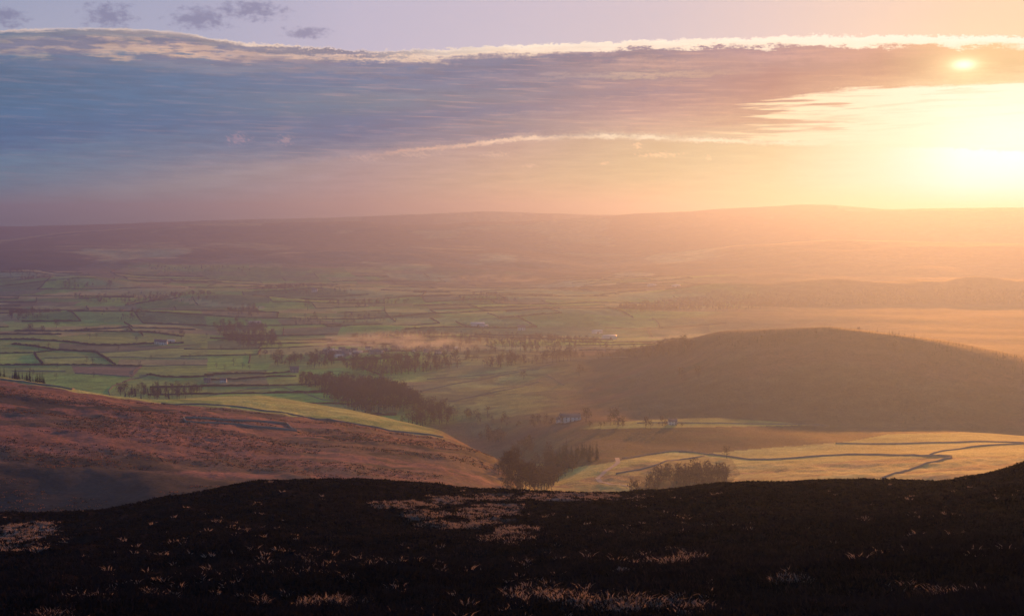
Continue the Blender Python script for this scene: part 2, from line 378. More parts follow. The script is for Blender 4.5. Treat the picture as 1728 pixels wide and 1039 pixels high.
rf_ = sstep(1130, 1300, PXG + 90 * n_big) * sstep(12.9, 13.1, ZONE) * (1 - sstep(17.5, 18.5, ZONE))
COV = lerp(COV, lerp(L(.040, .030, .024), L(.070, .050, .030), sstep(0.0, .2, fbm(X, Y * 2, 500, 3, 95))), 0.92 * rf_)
# the hill on the right and its rough lower slopes
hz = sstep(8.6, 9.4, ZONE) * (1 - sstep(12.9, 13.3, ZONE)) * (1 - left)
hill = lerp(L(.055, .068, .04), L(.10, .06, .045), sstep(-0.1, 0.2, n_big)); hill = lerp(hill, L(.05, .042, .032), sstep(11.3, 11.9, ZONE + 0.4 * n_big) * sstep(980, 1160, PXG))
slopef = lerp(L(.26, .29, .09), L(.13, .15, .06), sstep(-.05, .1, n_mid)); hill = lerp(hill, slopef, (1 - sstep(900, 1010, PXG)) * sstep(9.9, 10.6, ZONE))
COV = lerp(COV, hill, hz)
# bench fields bottom right
bz = sstep(5.4, 5.8, ZONE) * (1 - sstep(8.9, 9.3, ZONE)) * sstep(870, 930, PXG + 30 * n_mid)
benchc = lerp(L(.46, .38, .13), L(.36, .24, .11), sstep(-.06, .1, fbm(X * 0.3, Y, 28, 4, 87))); benchc = lerp(benchc, L(.40, .40, .11), sstep(8.0, 8.3, ZONE))
benchc = lerp(benchc, L(.52, .45, .13), sstep(7.15, 7.25, ZONE) * (1 - sstep(8.0, 8.3, ZONE)))
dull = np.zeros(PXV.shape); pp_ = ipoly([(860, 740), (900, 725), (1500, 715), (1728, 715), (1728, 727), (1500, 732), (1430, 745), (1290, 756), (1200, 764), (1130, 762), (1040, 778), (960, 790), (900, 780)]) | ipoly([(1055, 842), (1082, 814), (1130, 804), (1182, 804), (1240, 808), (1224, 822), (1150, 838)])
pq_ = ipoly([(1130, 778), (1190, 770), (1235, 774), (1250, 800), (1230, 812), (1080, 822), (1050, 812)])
benchc = np.where(pp_[..., None], lerp(L(.045, .062, .035), L(.065, .06, .038), sstep(-.1, .1, n_mid)), benchc)  # shade below the hill painted as darker cover; same tone under the hollow wood
benchc = np.where((pq_ & ~pp_)[..., None], lerp(benchc, L(.10, .11, .06), 0.6 + 0 * n_mid), benchc)  # shaded field beside the wood: its shade mixed into the cover colour
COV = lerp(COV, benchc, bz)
# red-brown bracken spur
sz = sstep(4.3, 4.8, ZONE) * (1 - sstep(6.96, 7.0, ZONE)) * (1 - sstep(850, 900, PXG + 25 * n_mid))
moor = lerp(L(.24, .105, .085), L(.12, .075, .06), sstep(-.12, .12, fbm(X * 0.45 + Y * 0.15, Y, 34, 5, 88, 0.62)))
moor = lerp(moor, L(.26, .115, .075), sstep(.06, .22, fbm(X * 0.35, Y, 22, 4, 89, 0.6)) * sstep(6.3, 6.8, ZONE)); moor = lerp(moor, L(.03, .026, .028), sstep(.17, .24, n_mid + 0.3 * n_sm))
moor = lerp(moor, L(.034, .030, .031), 1 - sstep(5.85, 6.0, ZONE + 0.08 * n_mid))  # shade on the spur's near face, painted in as dark cover
COV = lerp(COV, moor, sz)
fz = sstep(6.97, 7.0, ZONE) * (1 - sstep(8.9, 9.2, ZONE)) * (1 - sstep(850, 900, PXG)); sf = lerp(L(.25, .26, .075), L(.13, .18, .05), sstep(-.1, .1, n_mid))
fz = fz * (1 - sstep(715, 770, PXG + 12 * n_mid)); COV = lerp(COV, lerp(L(.15, .065, .045), L(.09, .06, .042), sstep(-.1, .1, n_mid)), sstep(6.97, 7.0, ZONE) * (1 - sstep(8.3, 8.8, ZONE)) * (1 - sstep(850, 900, PXG)))
COV = lerp(COV, sf, fz)
# near moor
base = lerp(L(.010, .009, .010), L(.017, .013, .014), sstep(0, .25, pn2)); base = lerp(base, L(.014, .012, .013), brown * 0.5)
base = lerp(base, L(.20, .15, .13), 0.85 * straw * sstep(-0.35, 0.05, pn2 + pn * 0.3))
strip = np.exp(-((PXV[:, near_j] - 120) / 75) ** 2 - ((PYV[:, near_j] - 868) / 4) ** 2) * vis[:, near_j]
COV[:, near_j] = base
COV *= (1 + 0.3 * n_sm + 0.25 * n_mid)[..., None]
COV *= np.where((ZONE > 6.97) & (ZONE < 18), 1.9, 1.0)[..., None]
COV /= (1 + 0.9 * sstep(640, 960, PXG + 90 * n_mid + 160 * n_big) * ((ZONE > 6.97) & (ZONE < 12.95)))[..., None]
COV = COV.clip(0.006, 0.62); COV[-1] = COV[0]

def sheet(name, j0, j1, mat, label=None):
    V = np.stack([X[:, j0:j1], Y[:, j0:j1], H[:, j0:j1]], -1); n = j1 - j0; V = V[:-1].reshape(-1, 3); cv = COV[:-1, j0:j1].reshape(-1, 3)
    i = np.arange(NA - 1)[:, None]; j = np.arange(n - 1)[None, :]; i2 = (i + 1) % (NA - 1)
    Fq = np.stack([i * n + j, i * n + j + 1, i2 * n + j + 1, i2 * n + j], -1).reshape(-1, 4)
    if j0 == 0:
        V = np.vstack([V, [[0, 0, H[0, 0]]]]); cv = np.vstack([cv, cv[:1]])
    o = mk(name, V, Fq, mat, None, cv, True)
    o['kind'] = 'structure'
    if label: o['label'] = label
    return o
M_near = ground_mat('heather_ground', (3.0, 0.6), 0.8, 0.08, 0.0, 0.0)
M_ground = ground_mat('pasture_ground', (0.22, 0.03), 0.5, 0.6, 0.5)
M_hills = ground_mat('hill_ground', (0.006, 0.0015), 0.3, 6.0, 0.5)
ja = int(np.searchsorted(RR, 365)); jb = int(np.searchsorted(RR, 5800))
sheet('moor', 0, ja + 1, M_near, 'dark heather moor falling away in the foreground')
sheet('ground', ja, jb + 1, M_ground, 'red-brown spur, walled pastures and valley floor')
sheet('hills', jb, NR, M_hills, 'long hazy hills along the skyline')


# ------------------------------------------------------------------ vegetation pieces
M_twig = plain('bare_twigs', (.060, .040, .034), 0.9, 0.1, 0.3, 0.15, 0.25)
M_bark = plain('bark', (.075, .055, .045), 0.9, 0.1, 0.3, 0.5)
M_needle = plain('conifer_needles', (.022, .032, .020), 0.85, 0.15, 0.35, 0.2, 0.1)
M_hedge = plain('hedge_twigs', (.045, .036, .026), 0.95, 0.05, 0.35, 0.1)
M_stone = plain('dry_stone', (.20, .18, .16), 0.95, 0.1, 0.4, 0.3)
M_heather = plain('heather_sprigs', (.019, .015, .017), 0.95, 0.0, 0.5, 0.25, 0.035)
M_straw = plain('dead_moor_grass', (.215, .165, .15), 0.85, 0.2, 0.35, 0.6, 0.5)
def prism(p, q, ra, rb, sides=3):
    p = np.array(p, float); q = np.array(q, float); d = q - p; d /= np.linalg.norm(d) + 1e-9
    a = np.cross(d, [0.3, 0.2, 1.0]) if abs(d[2]) < 0.9 else np.cross(d, [1, 0.1, 0]); a /= np.linalg.norm(a); b = np.cross(d, a)
    V = []; Fc = []
    for i in range(sides):
        c_, s_ = math.cos(2 * PI * i / sides), math.sin(2 * PI * i / sides); V.append(p + ra * (a * c_ + b * s_)); V.append(q + rb * (a * c_ + b * s_))
    for i in range(sides):
        j = (i + 1) % sides; Fc += [(2 * i, 2 * j, 2 * j + 1), (2 * i, 2 * j + 1, 2 * i + 1)]
    return np.array(V), np.array(Fc)
def join(parts):
    V, Fc, n = [], [], 0
    for v, f in parts: V.append(v); Fc.append(np.asarray(f) + n); n += len(v)
    return np.vstack(V), np.vstack(Fc)
def tris(c, u, v):          # triangle soup: centre, half length vector, half width vector
    V = np.stack([c - u - v, c - u + v, c + u], 1).reshape(-1, 3); return V, np.arange(len(V)).reshape(-1, 3)
def broad_tree(seed, h=15, n=240, size=1.0):
    g = np.random.default_rng(seed); parts = [prism((0, 0, -0.6), (0.1, 0, h * .34), h * .028, h * .019, 5), prism((0.1, 0, h * .33), (0.2, .1, h * .72), h * .018, h * .006, 4)]
    tips = []
    for k in range(9):
        a = 2.4 * k + g.uniform(-.4, .4); z = h * (.27 + .045 * k); ln = h * (.36 - .018 * k) * g.uniform(.75, 1.15)
        e = np.array([math.cos(a) * ln, math.sin(a) * ln, z + h * (.12 + .028 * k)]); parts.append(prism((0.1, 0, z), e, h * .011, h * .004, 3)); tips.append(e); tips.append(e * [.6, .6, 1] + [0, 0, h * .08])
    tips.append(np.array([0, 0, h * .85])); tips = np.array(tips)
    c = tips[g.integers(0, len(tips), n)] + g.normal(0, 1, (n, 3)) * [h * .075, h * .075, h * .065]
    c[:, 2] = np.clip(c[:, 2], h * .24, h * 1.02)
    d = c - [0, 0, h * .35]; d /= np.linalg.norm(d, axis=1)[:, None]; d = d * .6 + g.normal(0, .6, (n, 3)); d /= np.linalg.norm(d, axis=1)[:, None]
    u = d * (h * .055 * size * g.uniform(.6, 1.5, (n, 1))); wv_ = np.cross(d, g.normal(0, 1, (n, 3))); wv_ /= np.linalg.norm(wv_, axis=1)[:, None]
    return join(parts), tris(c, u, wv_ * (h * .011 * size))
def fir(seed, h=14, tiers=14, per=12):
    g = np.random.default_rng(seed); C_, U_, W_ = [], [], []
    for k in range(tiers):
        f = k / (tiers - 1); z = h * (.12 + .84 * f); R_ = h * .27 * (1 - f) ** .85 + h * .012
        for m_ in range(per):
            a = g.uniform(0, 2 * PI); rr = R_ * g.uniform(.65, 1.15); d = np.array([math.cos(a), math.sin(a), -.35]) * rr * .5
            C_.append(np.array([0, 0, z]) + d); U_.append(d); W_.append(np.array([-math.sin(a), math.cos(a), .25 * g.uniform(-1, 1)]) * h * .05 * (1.3 - f))
    C_.append(np.array([0, 0, h * .97])); U_.append(np.array([0, 0, h * .05])); W_.append(np.array([h * .008, 0, 0]))
    return prism((0, 0, -0.6), (0, 0, h * .9), h * .017, h * .003, 5), tris(np.array(C_), np.array(U_), np.array(W_))
def place(parts, pts, scales, rots):           # many transformed copies as one array
    V, Fc = parts; n = len(pts); c = np.cos(rots)[:, None]; s_ = np.sin(rots)[:, None]
    x = (V[None, :, 0] * c - V[None, :, 1] * s_) * scales[:, None] + pts[:, 0:1]; y = (V[None, :, 0] * s_ + V[None, :, 1] * c) * scales[:, None] + pts[:, 1:2]
    z = V[None, :, 2] * scales[:, None] + pts[:, 2:3]
    VV = np.stack([x, y, z], -1).reshape(-1, 3); FF = (Fc[None] + (np.arange(n) * len(V))[:, None, None]).reshape(-1, 3)
    return VV, FF
def tree_thing(kind, name, seed, h, n=240):
    tr, cr = (fir(seed, h) if kind == 'fir' else broad_tree(seed, h, n))
    e = bpy.data.objects.new(name, None); col.objects.link(e)
    mk('trunk', tr[0], tr[1], M_bark, e); mk('crown', cr[0], cr[1], M_needle if kind == 'fir' else M_twig, e)
    return e
def dup(root):
    r_ = root.copy(); col.objects.link(r_)
    for ch in root.children:
        c_ = ch.copy(); col.objects.link(c_); c_.parent = r_
    return r_
FIRST = {}
def put_tree(kind, seed, x, y, sc_, label, cat, group=None, h=15, n=240, rot=None, name=None):
    key = (kind, seed, h, n); name = name or ('conifer_tree' if kind == 'fir' else 'bare_tree')
    if key not in FIRST: o = FIRST[key] = tree_thing(kind, name, seed, h, n); 
    else:
        o = dup(FIRST[key])
        for k_ in ('group',):
            if k_ in o: del o[k_]
    o.name = name
    o.location = (x, y, float(ground(x, y)) - 0.1); o.scale = (sc_,) * 3; o.rotation_euler = (0, 0, rot if rot is not None else rng.uniform(0, 6.28))
    return tag(o, label, cat, group)
def inpoly(px, py, poly):
    c = np.zeros(np.shape(px), bool); n = len(poly); j = n - 1
    for i in range(n):
        xi, yi = poly[i]; xj, yj = poly[j]
        if yi != yj:
            c ^= ((yi > py) != (yj > py)) & (px < (xj - xi) * (py - yi) / (yj - yi) + xi)
        j = i
    return c
def scatter(poly, spacing, rmin=300, rmax=20000, jitter=1.0):    # ground points whose picture falls in the outline
    P_ = np.array([at(px, py, rmin, rmax) for px, py in poly]); lo = P_.min(0) - 30; hi = P_.max(0) + 30
    gx, gy = np.meshgrid(np.arange(lo[0], hi[0], spacing), np.arange(lo[1], hi[1], spacing)); gx = gx.ravel(); gy = gy.ravel()
    gx = gx + rng.uniform(-.5, .5, gx.size) * spacing * jitter; gy = gy + rng.uniform(-.5, .5, gx.size) * spacing * jitter
    gz = ground(gx, gy); px, py = project(gx, gy, gz); k = inpoly(px + 4 * fbm(gx, gy, 60, 2, 3), py, poly) & (np.hypot(gx, gy) > rmin) & (np.hypot(gx, gy) < rmax)
    return np.stack([gx[k], gy[k], gz[k]], 1)
BV = [join([a, b]) for a, b in (broad_tree(s_, 14, 70, 2.0) for s_ in (101, 102, 103))]
FV = [join([a, b]) for a, b in (fir(s_, 15, 8, 6) for s_ in (111, 112))]
def wood(poly, spacing, label, firs=0.0, scale=1.0, rmin=300, rmax=20000, cap=2600):
    pts = scatter(poly, spacing, rmin, rmax)
    if len(pts) > cap: pts = pts[rng.permutation(len(pts))[:cap]]
    if len(pts) == 0: print('empty wood', label); return
    kk = fbm(pts[:, 0], pts[:, 1], 75, 3, 61) > -0.24; pts = pts[kk]
    pts[:, 2] -= 0.3
    isf = rng.random(len(pts)) < firs; prt = []
    for arr, sel in ((BV, ~isf), (FV, isf)):
        idx = np.nonzero(sel)[0]; wh = rng.integers(0, len(arr), len(idx))
        for q in range(len(arr)):
            ii = idx[wh == q]
            if len(ii): prt.append((q, arr is FV, place(arr[q], pts[ii], scale * rng.uniform(.5, 1.25, len(ii)), rng.uniform(0, 6.28, len(ii)))))
    b = [p[2] for p in prt if not p[1]]; f = [p[2] for p in prt if p[1]]
    V, Fc = join(b + f); o = mk('woodland', V, Fc, M_twig)
    if f:
        o.data.materials.append(M_needle); nb = sum(len(p[1]) for p in b)
        mi = np.zeros(len(Fc), np.int32); mi[nb:] = 1; o.data.polygons.foreach_set('material_index', mi)
    tag(o, label, kind='stuff')
    return o
wood([(503, 648), (512, 640), (560, 644), (640, 648), (690, 664), (712, 680), (760, 700), (790, 722), (720, 722), (655, 708), (600, 694), (548, 672), (530, 656)], 8.5, 'dense bare wood filling the valley bottom below centre', 0.12, 1.1, 1500)
wood([(575, 616), (600, 610), (700, 606), (800, 607), (880, 607), (905, 613), (850, 619), (760, 622), (700, 630), (640, 636), (590, 626)], 11, 'band of bare woodland in front of the misty village', 0.15, 1.05, 1900)
wood([(440, 604), (560, 598), (580, 612), (545, 622), (480, 618), (430, 612)], 13, 'bare woodland left of the village roofs', 0.1, 1.0, 1900)
wood([(360, 550), (430, 540), (460, 562), (475, 590), (420, 592), (375, 572)], 17, 'loose bare woodland among pastures left of centre', 0.05, 1.0, 2200)
wood([(760, 725), (800, 738), (850, 752), (868, 775), (842, 800), (858, 838), (925, 838), (945, 810), (975, 790), (925, 765), (860, 742), (800, 726)], 7.5, 'bare birch and scrub wood in the steep ravine', 0.05, .75, 450)
wood([(1062, 838), (1085, 815), (1130, 806), (1180, 806), (1236, 810), (1222, 820), (1150, 832)], 7, 'bare wood in the hollow beside the gold fields', 0.15, .85, 600)
wood([(1185, 577), (1240, 568), (1300, 561), (1420, 556), (1520, 566), (1600, 584), (1728, 612), (1728, 632), (1600, 604), (1420, 578), (1250, 590)], 12, 'young conifer forest spread over the hill top', 0.95, .55, 1700, 2300, 1800)
wood([(985, 606), (1060, 599), (1110, 590), (1160, 582), (1180, 590), (1120, 602), (1060, 607)], 11, 'bare woodland climbing the ridge toward the hill', 0.1, 1.0, 1900, 2500)
wood([(765, 690), (840, 700), (900, 703), (930, 712), (1080, 716), (1200, 718), (1100, 725), (900, 722), (790, 716)], 13, 'scrub along the foot of the shadowed hill', 0.1, .6, 1300, 1900)
FAR = [([(15, 455), (60, 458), (78, 470), (45, 474), (15, 472)], 'dark wood on the knoll at the far left', 18),
 ([(100, 476), (130, 470), (160, 478), (166, 487), (110, 489)], 'second dark wood on the left knoll', 18),
 ([(15, 528), (100, 526), (106, 537), (40, 541), (15, 541)], 'long low wood beyond the left pastures', 15),
 ([(170, 527), (240, 527), (246, 537), (200, 541), (172, 536)], 'small square wood beyond the left pastures', 15),
 ([(120, 502), (250, 497), (350, 494), (385, 505), (280, 512), (150, 512)], 'wide dull wood under the lit ridge', 22),
 ([(440, 488), (480, 483), (545, 484), (600, 493), (560, 499), (470, 498)], 'dark wood on the low rise left of centre', 20),
 ([(380, 524), (430, 516), (445, 530), (405, 545)], 'straggling wood by the valley lane', 18),
 ([(560, 514), (640, 506), (700, 508), (690, 515), (600, 521)], 'thin wood between the lit strips', 20),
 ([(768, 501), (830, 497), (900, 505), (860, 512), (780, 511)], 'small wood among the orange lit fields', 20),
 ([(590, 572), (700, 562), (880, 566), (1000, 576), (1060, 590), (900, 598), (700, 600), (610, 590)], 'scattered village trees rising through the mist', 21),
 ([(1040, 520), (1130, 508), (1250, 499), (1500, 492), (1728, 490), (1728, 514), (1500, 514), (1200, 524), (1060, 530)], 'broad forest on the low ridge behind the hill', 15),
 ([(240, 448), (420, 452), (430, 462), (260, 464)], 'distant forest belt at the foot of the hills', 34),
 ([(500, 535), (640, 530), (700, 538), (600, 548), (480, 550)], 'patchy wood in the middle of the valley', 22)]
for poly, lb, spc in FAR: wood(poly, spc, lb, 0.25, 0.85, 2300, 9000, 3200)
# plantation of separate trees on the edge of the spur
pl = scatter([(188, 664), (205, 655), (250, 656), (342, 657), (344, 664), (302, 675), (262, 678), (215, 673)], 12.5, 1500, 2600)
pl = pl[rng.permutation(len(pl))[:95]]
for k, (x, y, z) in enumerate(pl):
    px, py = project(x, y, z); cf = rng.random() < 0.3
    put_tree('fir' if cf else 'broad', 301 + k % 3, x, y, rng.uniform(.6, .95), 'dark conifer in the plantation below the left pastures' if cf else 'bare tree in the plantation below the left pastures',
             'conifer' if cf else 'tree', 'conifers in the left plantation' if cf else 'bare trees in the left plantation', 14)
for px, lb, sc_ in ((258, 'tall dark spruce rising above the left plantation', 1.35), (267, 'tallest pointed spruce of the left plantation', 1.65), (245, 'shorter dark spruce just left of the two tall ones', 1.1)):
    x, y, z = at(px, 664, 1500); put_tree('fir', 303, x, y, sc_, lb, 'conifer', None, 14)
cl = scatter([(0, 640), (35, 636), (62, 642), (82, 650), (75, 655), (30, 649), (0, 646)], 8, 1150, 2600)
for x, y, z in cl[rng.permutation(len(cl))[:44]]:
    put_tree('fir', 302, x, y, rng.uniform(.55, .9), 'dark conifer in the clump at the left edge of the spur', 'conifer', 'conifers at the left edge', 14)
rv = scatter([(925, 800), (935, 776), (955, 766), (1000, 766), (1012, 774), (975, 790), (935, 808)], 10, 700, 1500)
for x, y, z in rv[rng.permutation(len(rv))[:38]]:
    put_tree('fir', 301, x, y, rng.uniform(.75, 1.2), 'dark conifer in the stand above the ravine', 'conifer', 'conifers above the ravine', 14)
we = scatter([(676, 664), (692, 656), (708, 668), (706, 682), (690, 680)], 11, 1500, 2400)
for x, y, z in we[:14]:
    put_tree('fir', 303, x, y, rng.uniform(.9, 1.25), 'dark conifer at the right end of the valley wood', 'conifer', 'conifers at the end of the valley wood', 14)
for k, px in enumerate([906, 916, 923, 932, 939, 944, 951, 958, 963, 972, 984]):
    x, y, z = at(px, 614 - (px - 905) * .1, 1900, 2900)
    put_tree('broad', 401 + k % 4, x, y, [.9, 1.1, 1.25, .95, 1.3, 1.15, 1.0, 1.3, 1.2, .85, .7][k], 'tall bare tree in the row along the bright ridge field', 'tree', 'bare trees on the bright ridge field', 17, 420)
for px in np.arange(1186, 1725, 6.1):
    px = px + rng.uniform(-2, 2); y0_ = np.interp(px, [1180, 1220, 1400, 1600, 1728], [568, 562, 553, 578, 604]) + 1.2
    x, y, z = at(px, y0_, 1800, 2300); put_tree('fir', 305 + int(rng.integers(0, 2)), x, y, rng.uniform(.2, .42), 'small conifer on the skyline of the right hill', 'conifer', 'conifers on the hill skyline', 14)
for px, py, s_, lb in [(979, 634, 1.0, 'lone bare tree standing on the shadowed slope'), (1150, 640, .9, 'left one of two bare trees high on the shadowed hill'), (1178, 637, .85, 'right one of two bare trees high on the shadowed hill'),
        (95, 553, 1.1, 'round bare tree in the upper left pasture'), (51, 562, 1.2, 'bare tree left of the round one, just above the long hedge'), (72, 560, .8, 'small bare tree between the two pasture trees'),
        (217, 560, .8, 'bare tree at the hedge corner above the pastures'), (306, 572, 1.2, 'bare tree right of the small white farm'), (884, 640, .8, 'bush on the lit strips below the ridge trees'),
        (310, 480, 1.0, 'tree at the top of the striped hillside'), (186, 487, 1.6, 'tree at the tip of the left knoll'), (519, 523, 1.7, 'tall tree standing in the middle valley'), (1036, 716, 1.0, 'bare tree beside the long white farmhouse'),
        (989, 712, .9, 'tree at the right gable of the white farmhouse'), (1226, 812, .6, 'small tree at the end of the hollow wood'), (1335, 506, 1.3, 'dark tree on the far ridge to the right'), (848, 480, 1.6, 'dark tree in the pale mist bank')]:
    x, y, z = at(px, py, 1200, 9000); put_tree('broad', 401, x, y, s_, lb, 'tree', None, 17, 420)
# old copses dotted through the near valley hedges
nt = 0
while nt < 60:
    px, py = rng.uniform(20, 900), rng.uniform(548, 640)
    if px > 560 and py > 600: continue
    x, y, z = at(px, py, 1500, 5000); nt += 1
    put_tree('broad', 101, x, y, rng.uniform(.5, .9), 'bare hedgerow tree among the valley pastures', 'tree', 'bare hedgerow trees in the valley', 14, 160)

# ------------------------------------------------------------------ walls and hedges
def ribbon(P3, h, wd, rough=0.15, step=9.0):
    P3 = np.array(P3)[:, :2]; seg = np.hypot(*np.diff(P3, axis=0).T); L_ = np.concatenate([[0], np.cumsum(seg)]); n = max(3, int(L_[-1] / step) + 1); q = np.linspace(0, L_[-1], n)
    x = np.interp(q, L_, P3[:, 0]); y = np.interp(q, L_, P3[:, 1]); tx = np.gradient(x); ty = np.gradient(y); m_ = np.hypot(tx, ty) + 1e-9; nx, ny = -ty / m_, tx / m_
    z = ground(x, y); hh = h * (1 + rng.uniform(-rough, rough, n)); w_ = wd * (1 + rng.uniform(-rough, rough, n)) / 2
    V = np.stack([np.stack([x + nx * w_, y + ny * w_, z - .4], 1), np.stack([x + nx * w_ * .6, y + ny * w_ * .6, z + hh], 1), np.stack([x - nx * w_ * .6, y - ny * w_ * .6, z + hh], 1), np.stack([x - nx * w_, y - ny * w_, z - .4], 1)], 1).reshape(-1, 3)
    i = np.arange(n - 1) * 4; Fc = np.concatenate([np.stack([i + a, i + 4 + a, i + 5 + a, i + 1 + a], 1) for a in (0, 1, 2)] + [np.array([[0, 1, 2, 3], [4 * n - 1, 4 * n - 2, 4 * n - 3, 4 * n - 4]])])
    return V, Fc
def wall(pts, label, kind='wall', h=None, wd=None, rmin=1000, rmax=6000, group=None, name=None, parent=None):
    P3 = [at(px, py, rmin, rmax) for px, py in pts]
    h = h and h * (0.58 if kind == 'wall' else 0.75); V, Fc = ribbon(P3, h or (1.4 if kind == 'wall' else 2.4), wd or (0.9 if kind == 'wall' else 2.2), 0.12 if kind == 'wall' else 0.35, 9 if kind == 'wall' else 5)
    o = mk(name or ('dry_stone_wall' if kind == 'wall' else 'hedge'), V, Fc, M_stone if kind == 'wall' else M_hedge, parent)
    if parent is None: tag(o, label, 'wall' if kind == 'wall' else 'hedge', group)
    return o
H_ = 'hedge'
for pts, lb, kd, hh in [
 ([(0, 573), (40, 573), (100, 576), (150, 582), (190, 583), (250, 580), (310, 579)], 'long dark hedge running right across the top of the left pastures', H_, 4.5),
 ([(20, 581), (60, 585), (95, 591), (160, 594), (165, 596)], 'dark hedge dipping to the corner of the steep diagonal hedge', H_, 4.5),
 ([(0, 596), (60, 595), (95, 591)], 'short hedge joining the left edge to the dipping hedge', H_, 2.5),
 ([(58, 597), (62, 604), (72, 614)], 'thick short dark diagonal hedge in the left pastures', H_, 5.5),
 ([(162, 594), (170, 600), (180, 606), (195, 616)], 'diagonal hedge crossing the middle of the left pastures', H_, 4.5),
 ([(0, 616), (75, 616), (150, 616), (195, 617), (240, 618)], 'straight level hedge across the lower left pastures', H_, 3.2),
 ([(240, 618), (300, 616), (350, 616)], 'thin wall continuing the level hedge to the right', 'wall', 2.0),
 ([(165, 595), (230, 592), (270, 588), (340, 586)], 'thin wall rising gently toward the small white farm', 'wall', 2.0),
 ([(75, 604), (160, 603), (230, 603), (350, 605)], 'straight thin wall between the upper pastures', 'wall', 2.0),
 ([(20, 626), (60, 626), (110, 627)], 'short wall beside the dark conifer clump', 'wall', 2.0),
 ([(127, 630), (175, 632), (219, 635)], 'wall along the lower edge of the brown field', 'wall', 2.2),
 ([(238, 619), (226, 625), (224, 630)], 'short curved wall dropping from the level hedge', 'wall', 2.2),
 ([(248, 634), (222, 640), (208, 645), (190, 652), (183, 660), (186, 668)], 'curved wall wrapping the left end of the plantation', 'wall', 2.4),
 ([(248, 632), (275, 636), (320, 637), (360, 634)], 'dark hedge above the plantation', H_, 3.5),
 ([(235, 634), (255, 631), (248, 634)], 'tiny wall corner above the plantation', 'wall', 1.8),
 ([(110, 559), (150, 556), (200, 554), (218, 552), (224, 560), (262, 562), (310, 568)], 'wavy hedge below the orange lit pasture', H_, 4.0),
 ([(345, 633), (420, 630), (450, 631), (500, 627)], 'hedge between the green strips beside the valley wood', H_, 3.5),
 ([(344, 641), (400, 640), (450, 636), (500, 635)], 'lower hedge of the green strips beside the valley wood', H_, 3.0)]:
    wall(pts, lb, kd, hh, (3.0 if kd == H_ else 1.0), 1450, 5000)
for pts, lb, kd in [
 ([(272, 681), (350, 683), (430, 691), (500, 701), (560, 710), (640, 722), (700, 731), (748, 738)], 'long wall dividing the red moor from the green spur fields', 'wall'),
 ([(350, 668), (380, 664), (420, 656), (478, 653), (515, 664), (547, 675), (590, 684)], 'curved wall across the top of the green spur fields', 'wall'),
 ([(0, 640), (60, 648), (120, 658), (190, 667)], 'wall along the left brow of the red moor', 'wall')]:
    wall(pts, lb, kd, 1.7, 1.0, 950, 2300)
for pts, lb, hh in [
 ([(1233, 771), (1267, 776), (1318, 775), (1381, 770), (1439, 767), (1520, 769), (1569, 770), (1606, 771)], 'long dark wall through the middle of the gold fields', 2.4),
 ([(1569, 768), (1592, 761), (1635, 755), (1678, 751), (1728, 749)], 'wall curving right from the gold field corner', 2.0),
 ([(1410, 748), (1476, 749), (1549, 748), (1606, 747), (1650, 745), (1728, 747)], 'wall along the far side of the gold fields', 1.8),
 ([(1606, 772), (1586, 778), (1549, 788), (1505, 801), (1488, 808)], 'diagonal wall running down to the dark moor', 2.2),
 ([(1197, 767), (1161, 762), (1133, 761), (1092, 767), (1050, 774)], 'wall arching over the left end of the gold fields', 1.8),
 ([(1197, 767), (1215, 769), (1233, 771)], 'short wall linking the arching wall to the long one', 2.4),
 ([(1189, 769), (1147, 776), (1105, 786), (1072, 794), (1040, 800)], 'wall falling left toward the ravine track', 1.8)]:
    wall(pts, lb, 'wall', hh, 1.1, 820, 1500)
for pts, lb in [([(703, 661), (766, 648), (853, 631), (912, 622)], 'upper wall slanting across the lit slope'), ([(758, 678), (795, 670), (859, 657), (912, 643)], 'lower wall slanting across the lit slope'),
 ([(720, 640), (800, 634), (870, 626), (940, 614)], 'wall just below the ridge trees'), ([(921, 632), (936, 640), (952, 650)], 'short steep wall on the shadowed slope'), ([(905, 613), (960, 608), (1010, 604), (1060, 603)], 'low wall under the row of ridge trees'),
 ([(1075, 714), (1130, 713), (1200, 714), (1300, 716), (1400, 719)], 'pale roadside wall at the foot of the hill')]:
    wall(pts, lb, 'wall', 1.6, 1.0, 1300, 2600)
# sheepfold on the red moor
sf_ = bpy.data.objects.new('sheepfold', None); col.objects.link(sf_); sf_.location = (0, 0, 0)
tag(sf_, 'long narrow stone sheepfold standing on the red moor', 'sheepfold')
fold = [(310, 706), (375, 708.5), (440, 712), (484, 715.5), (500, 728), (440, 721), (375, 714), (314, 712.5), (310, 706)]
for a, b in ((0, 3), (3, 4), (4, 7), (7, 8)):
    wall(fold[a:b + 1], '', 'wall', 2.1, 1.1, 700, 1300, name='wall', parent=sf_)
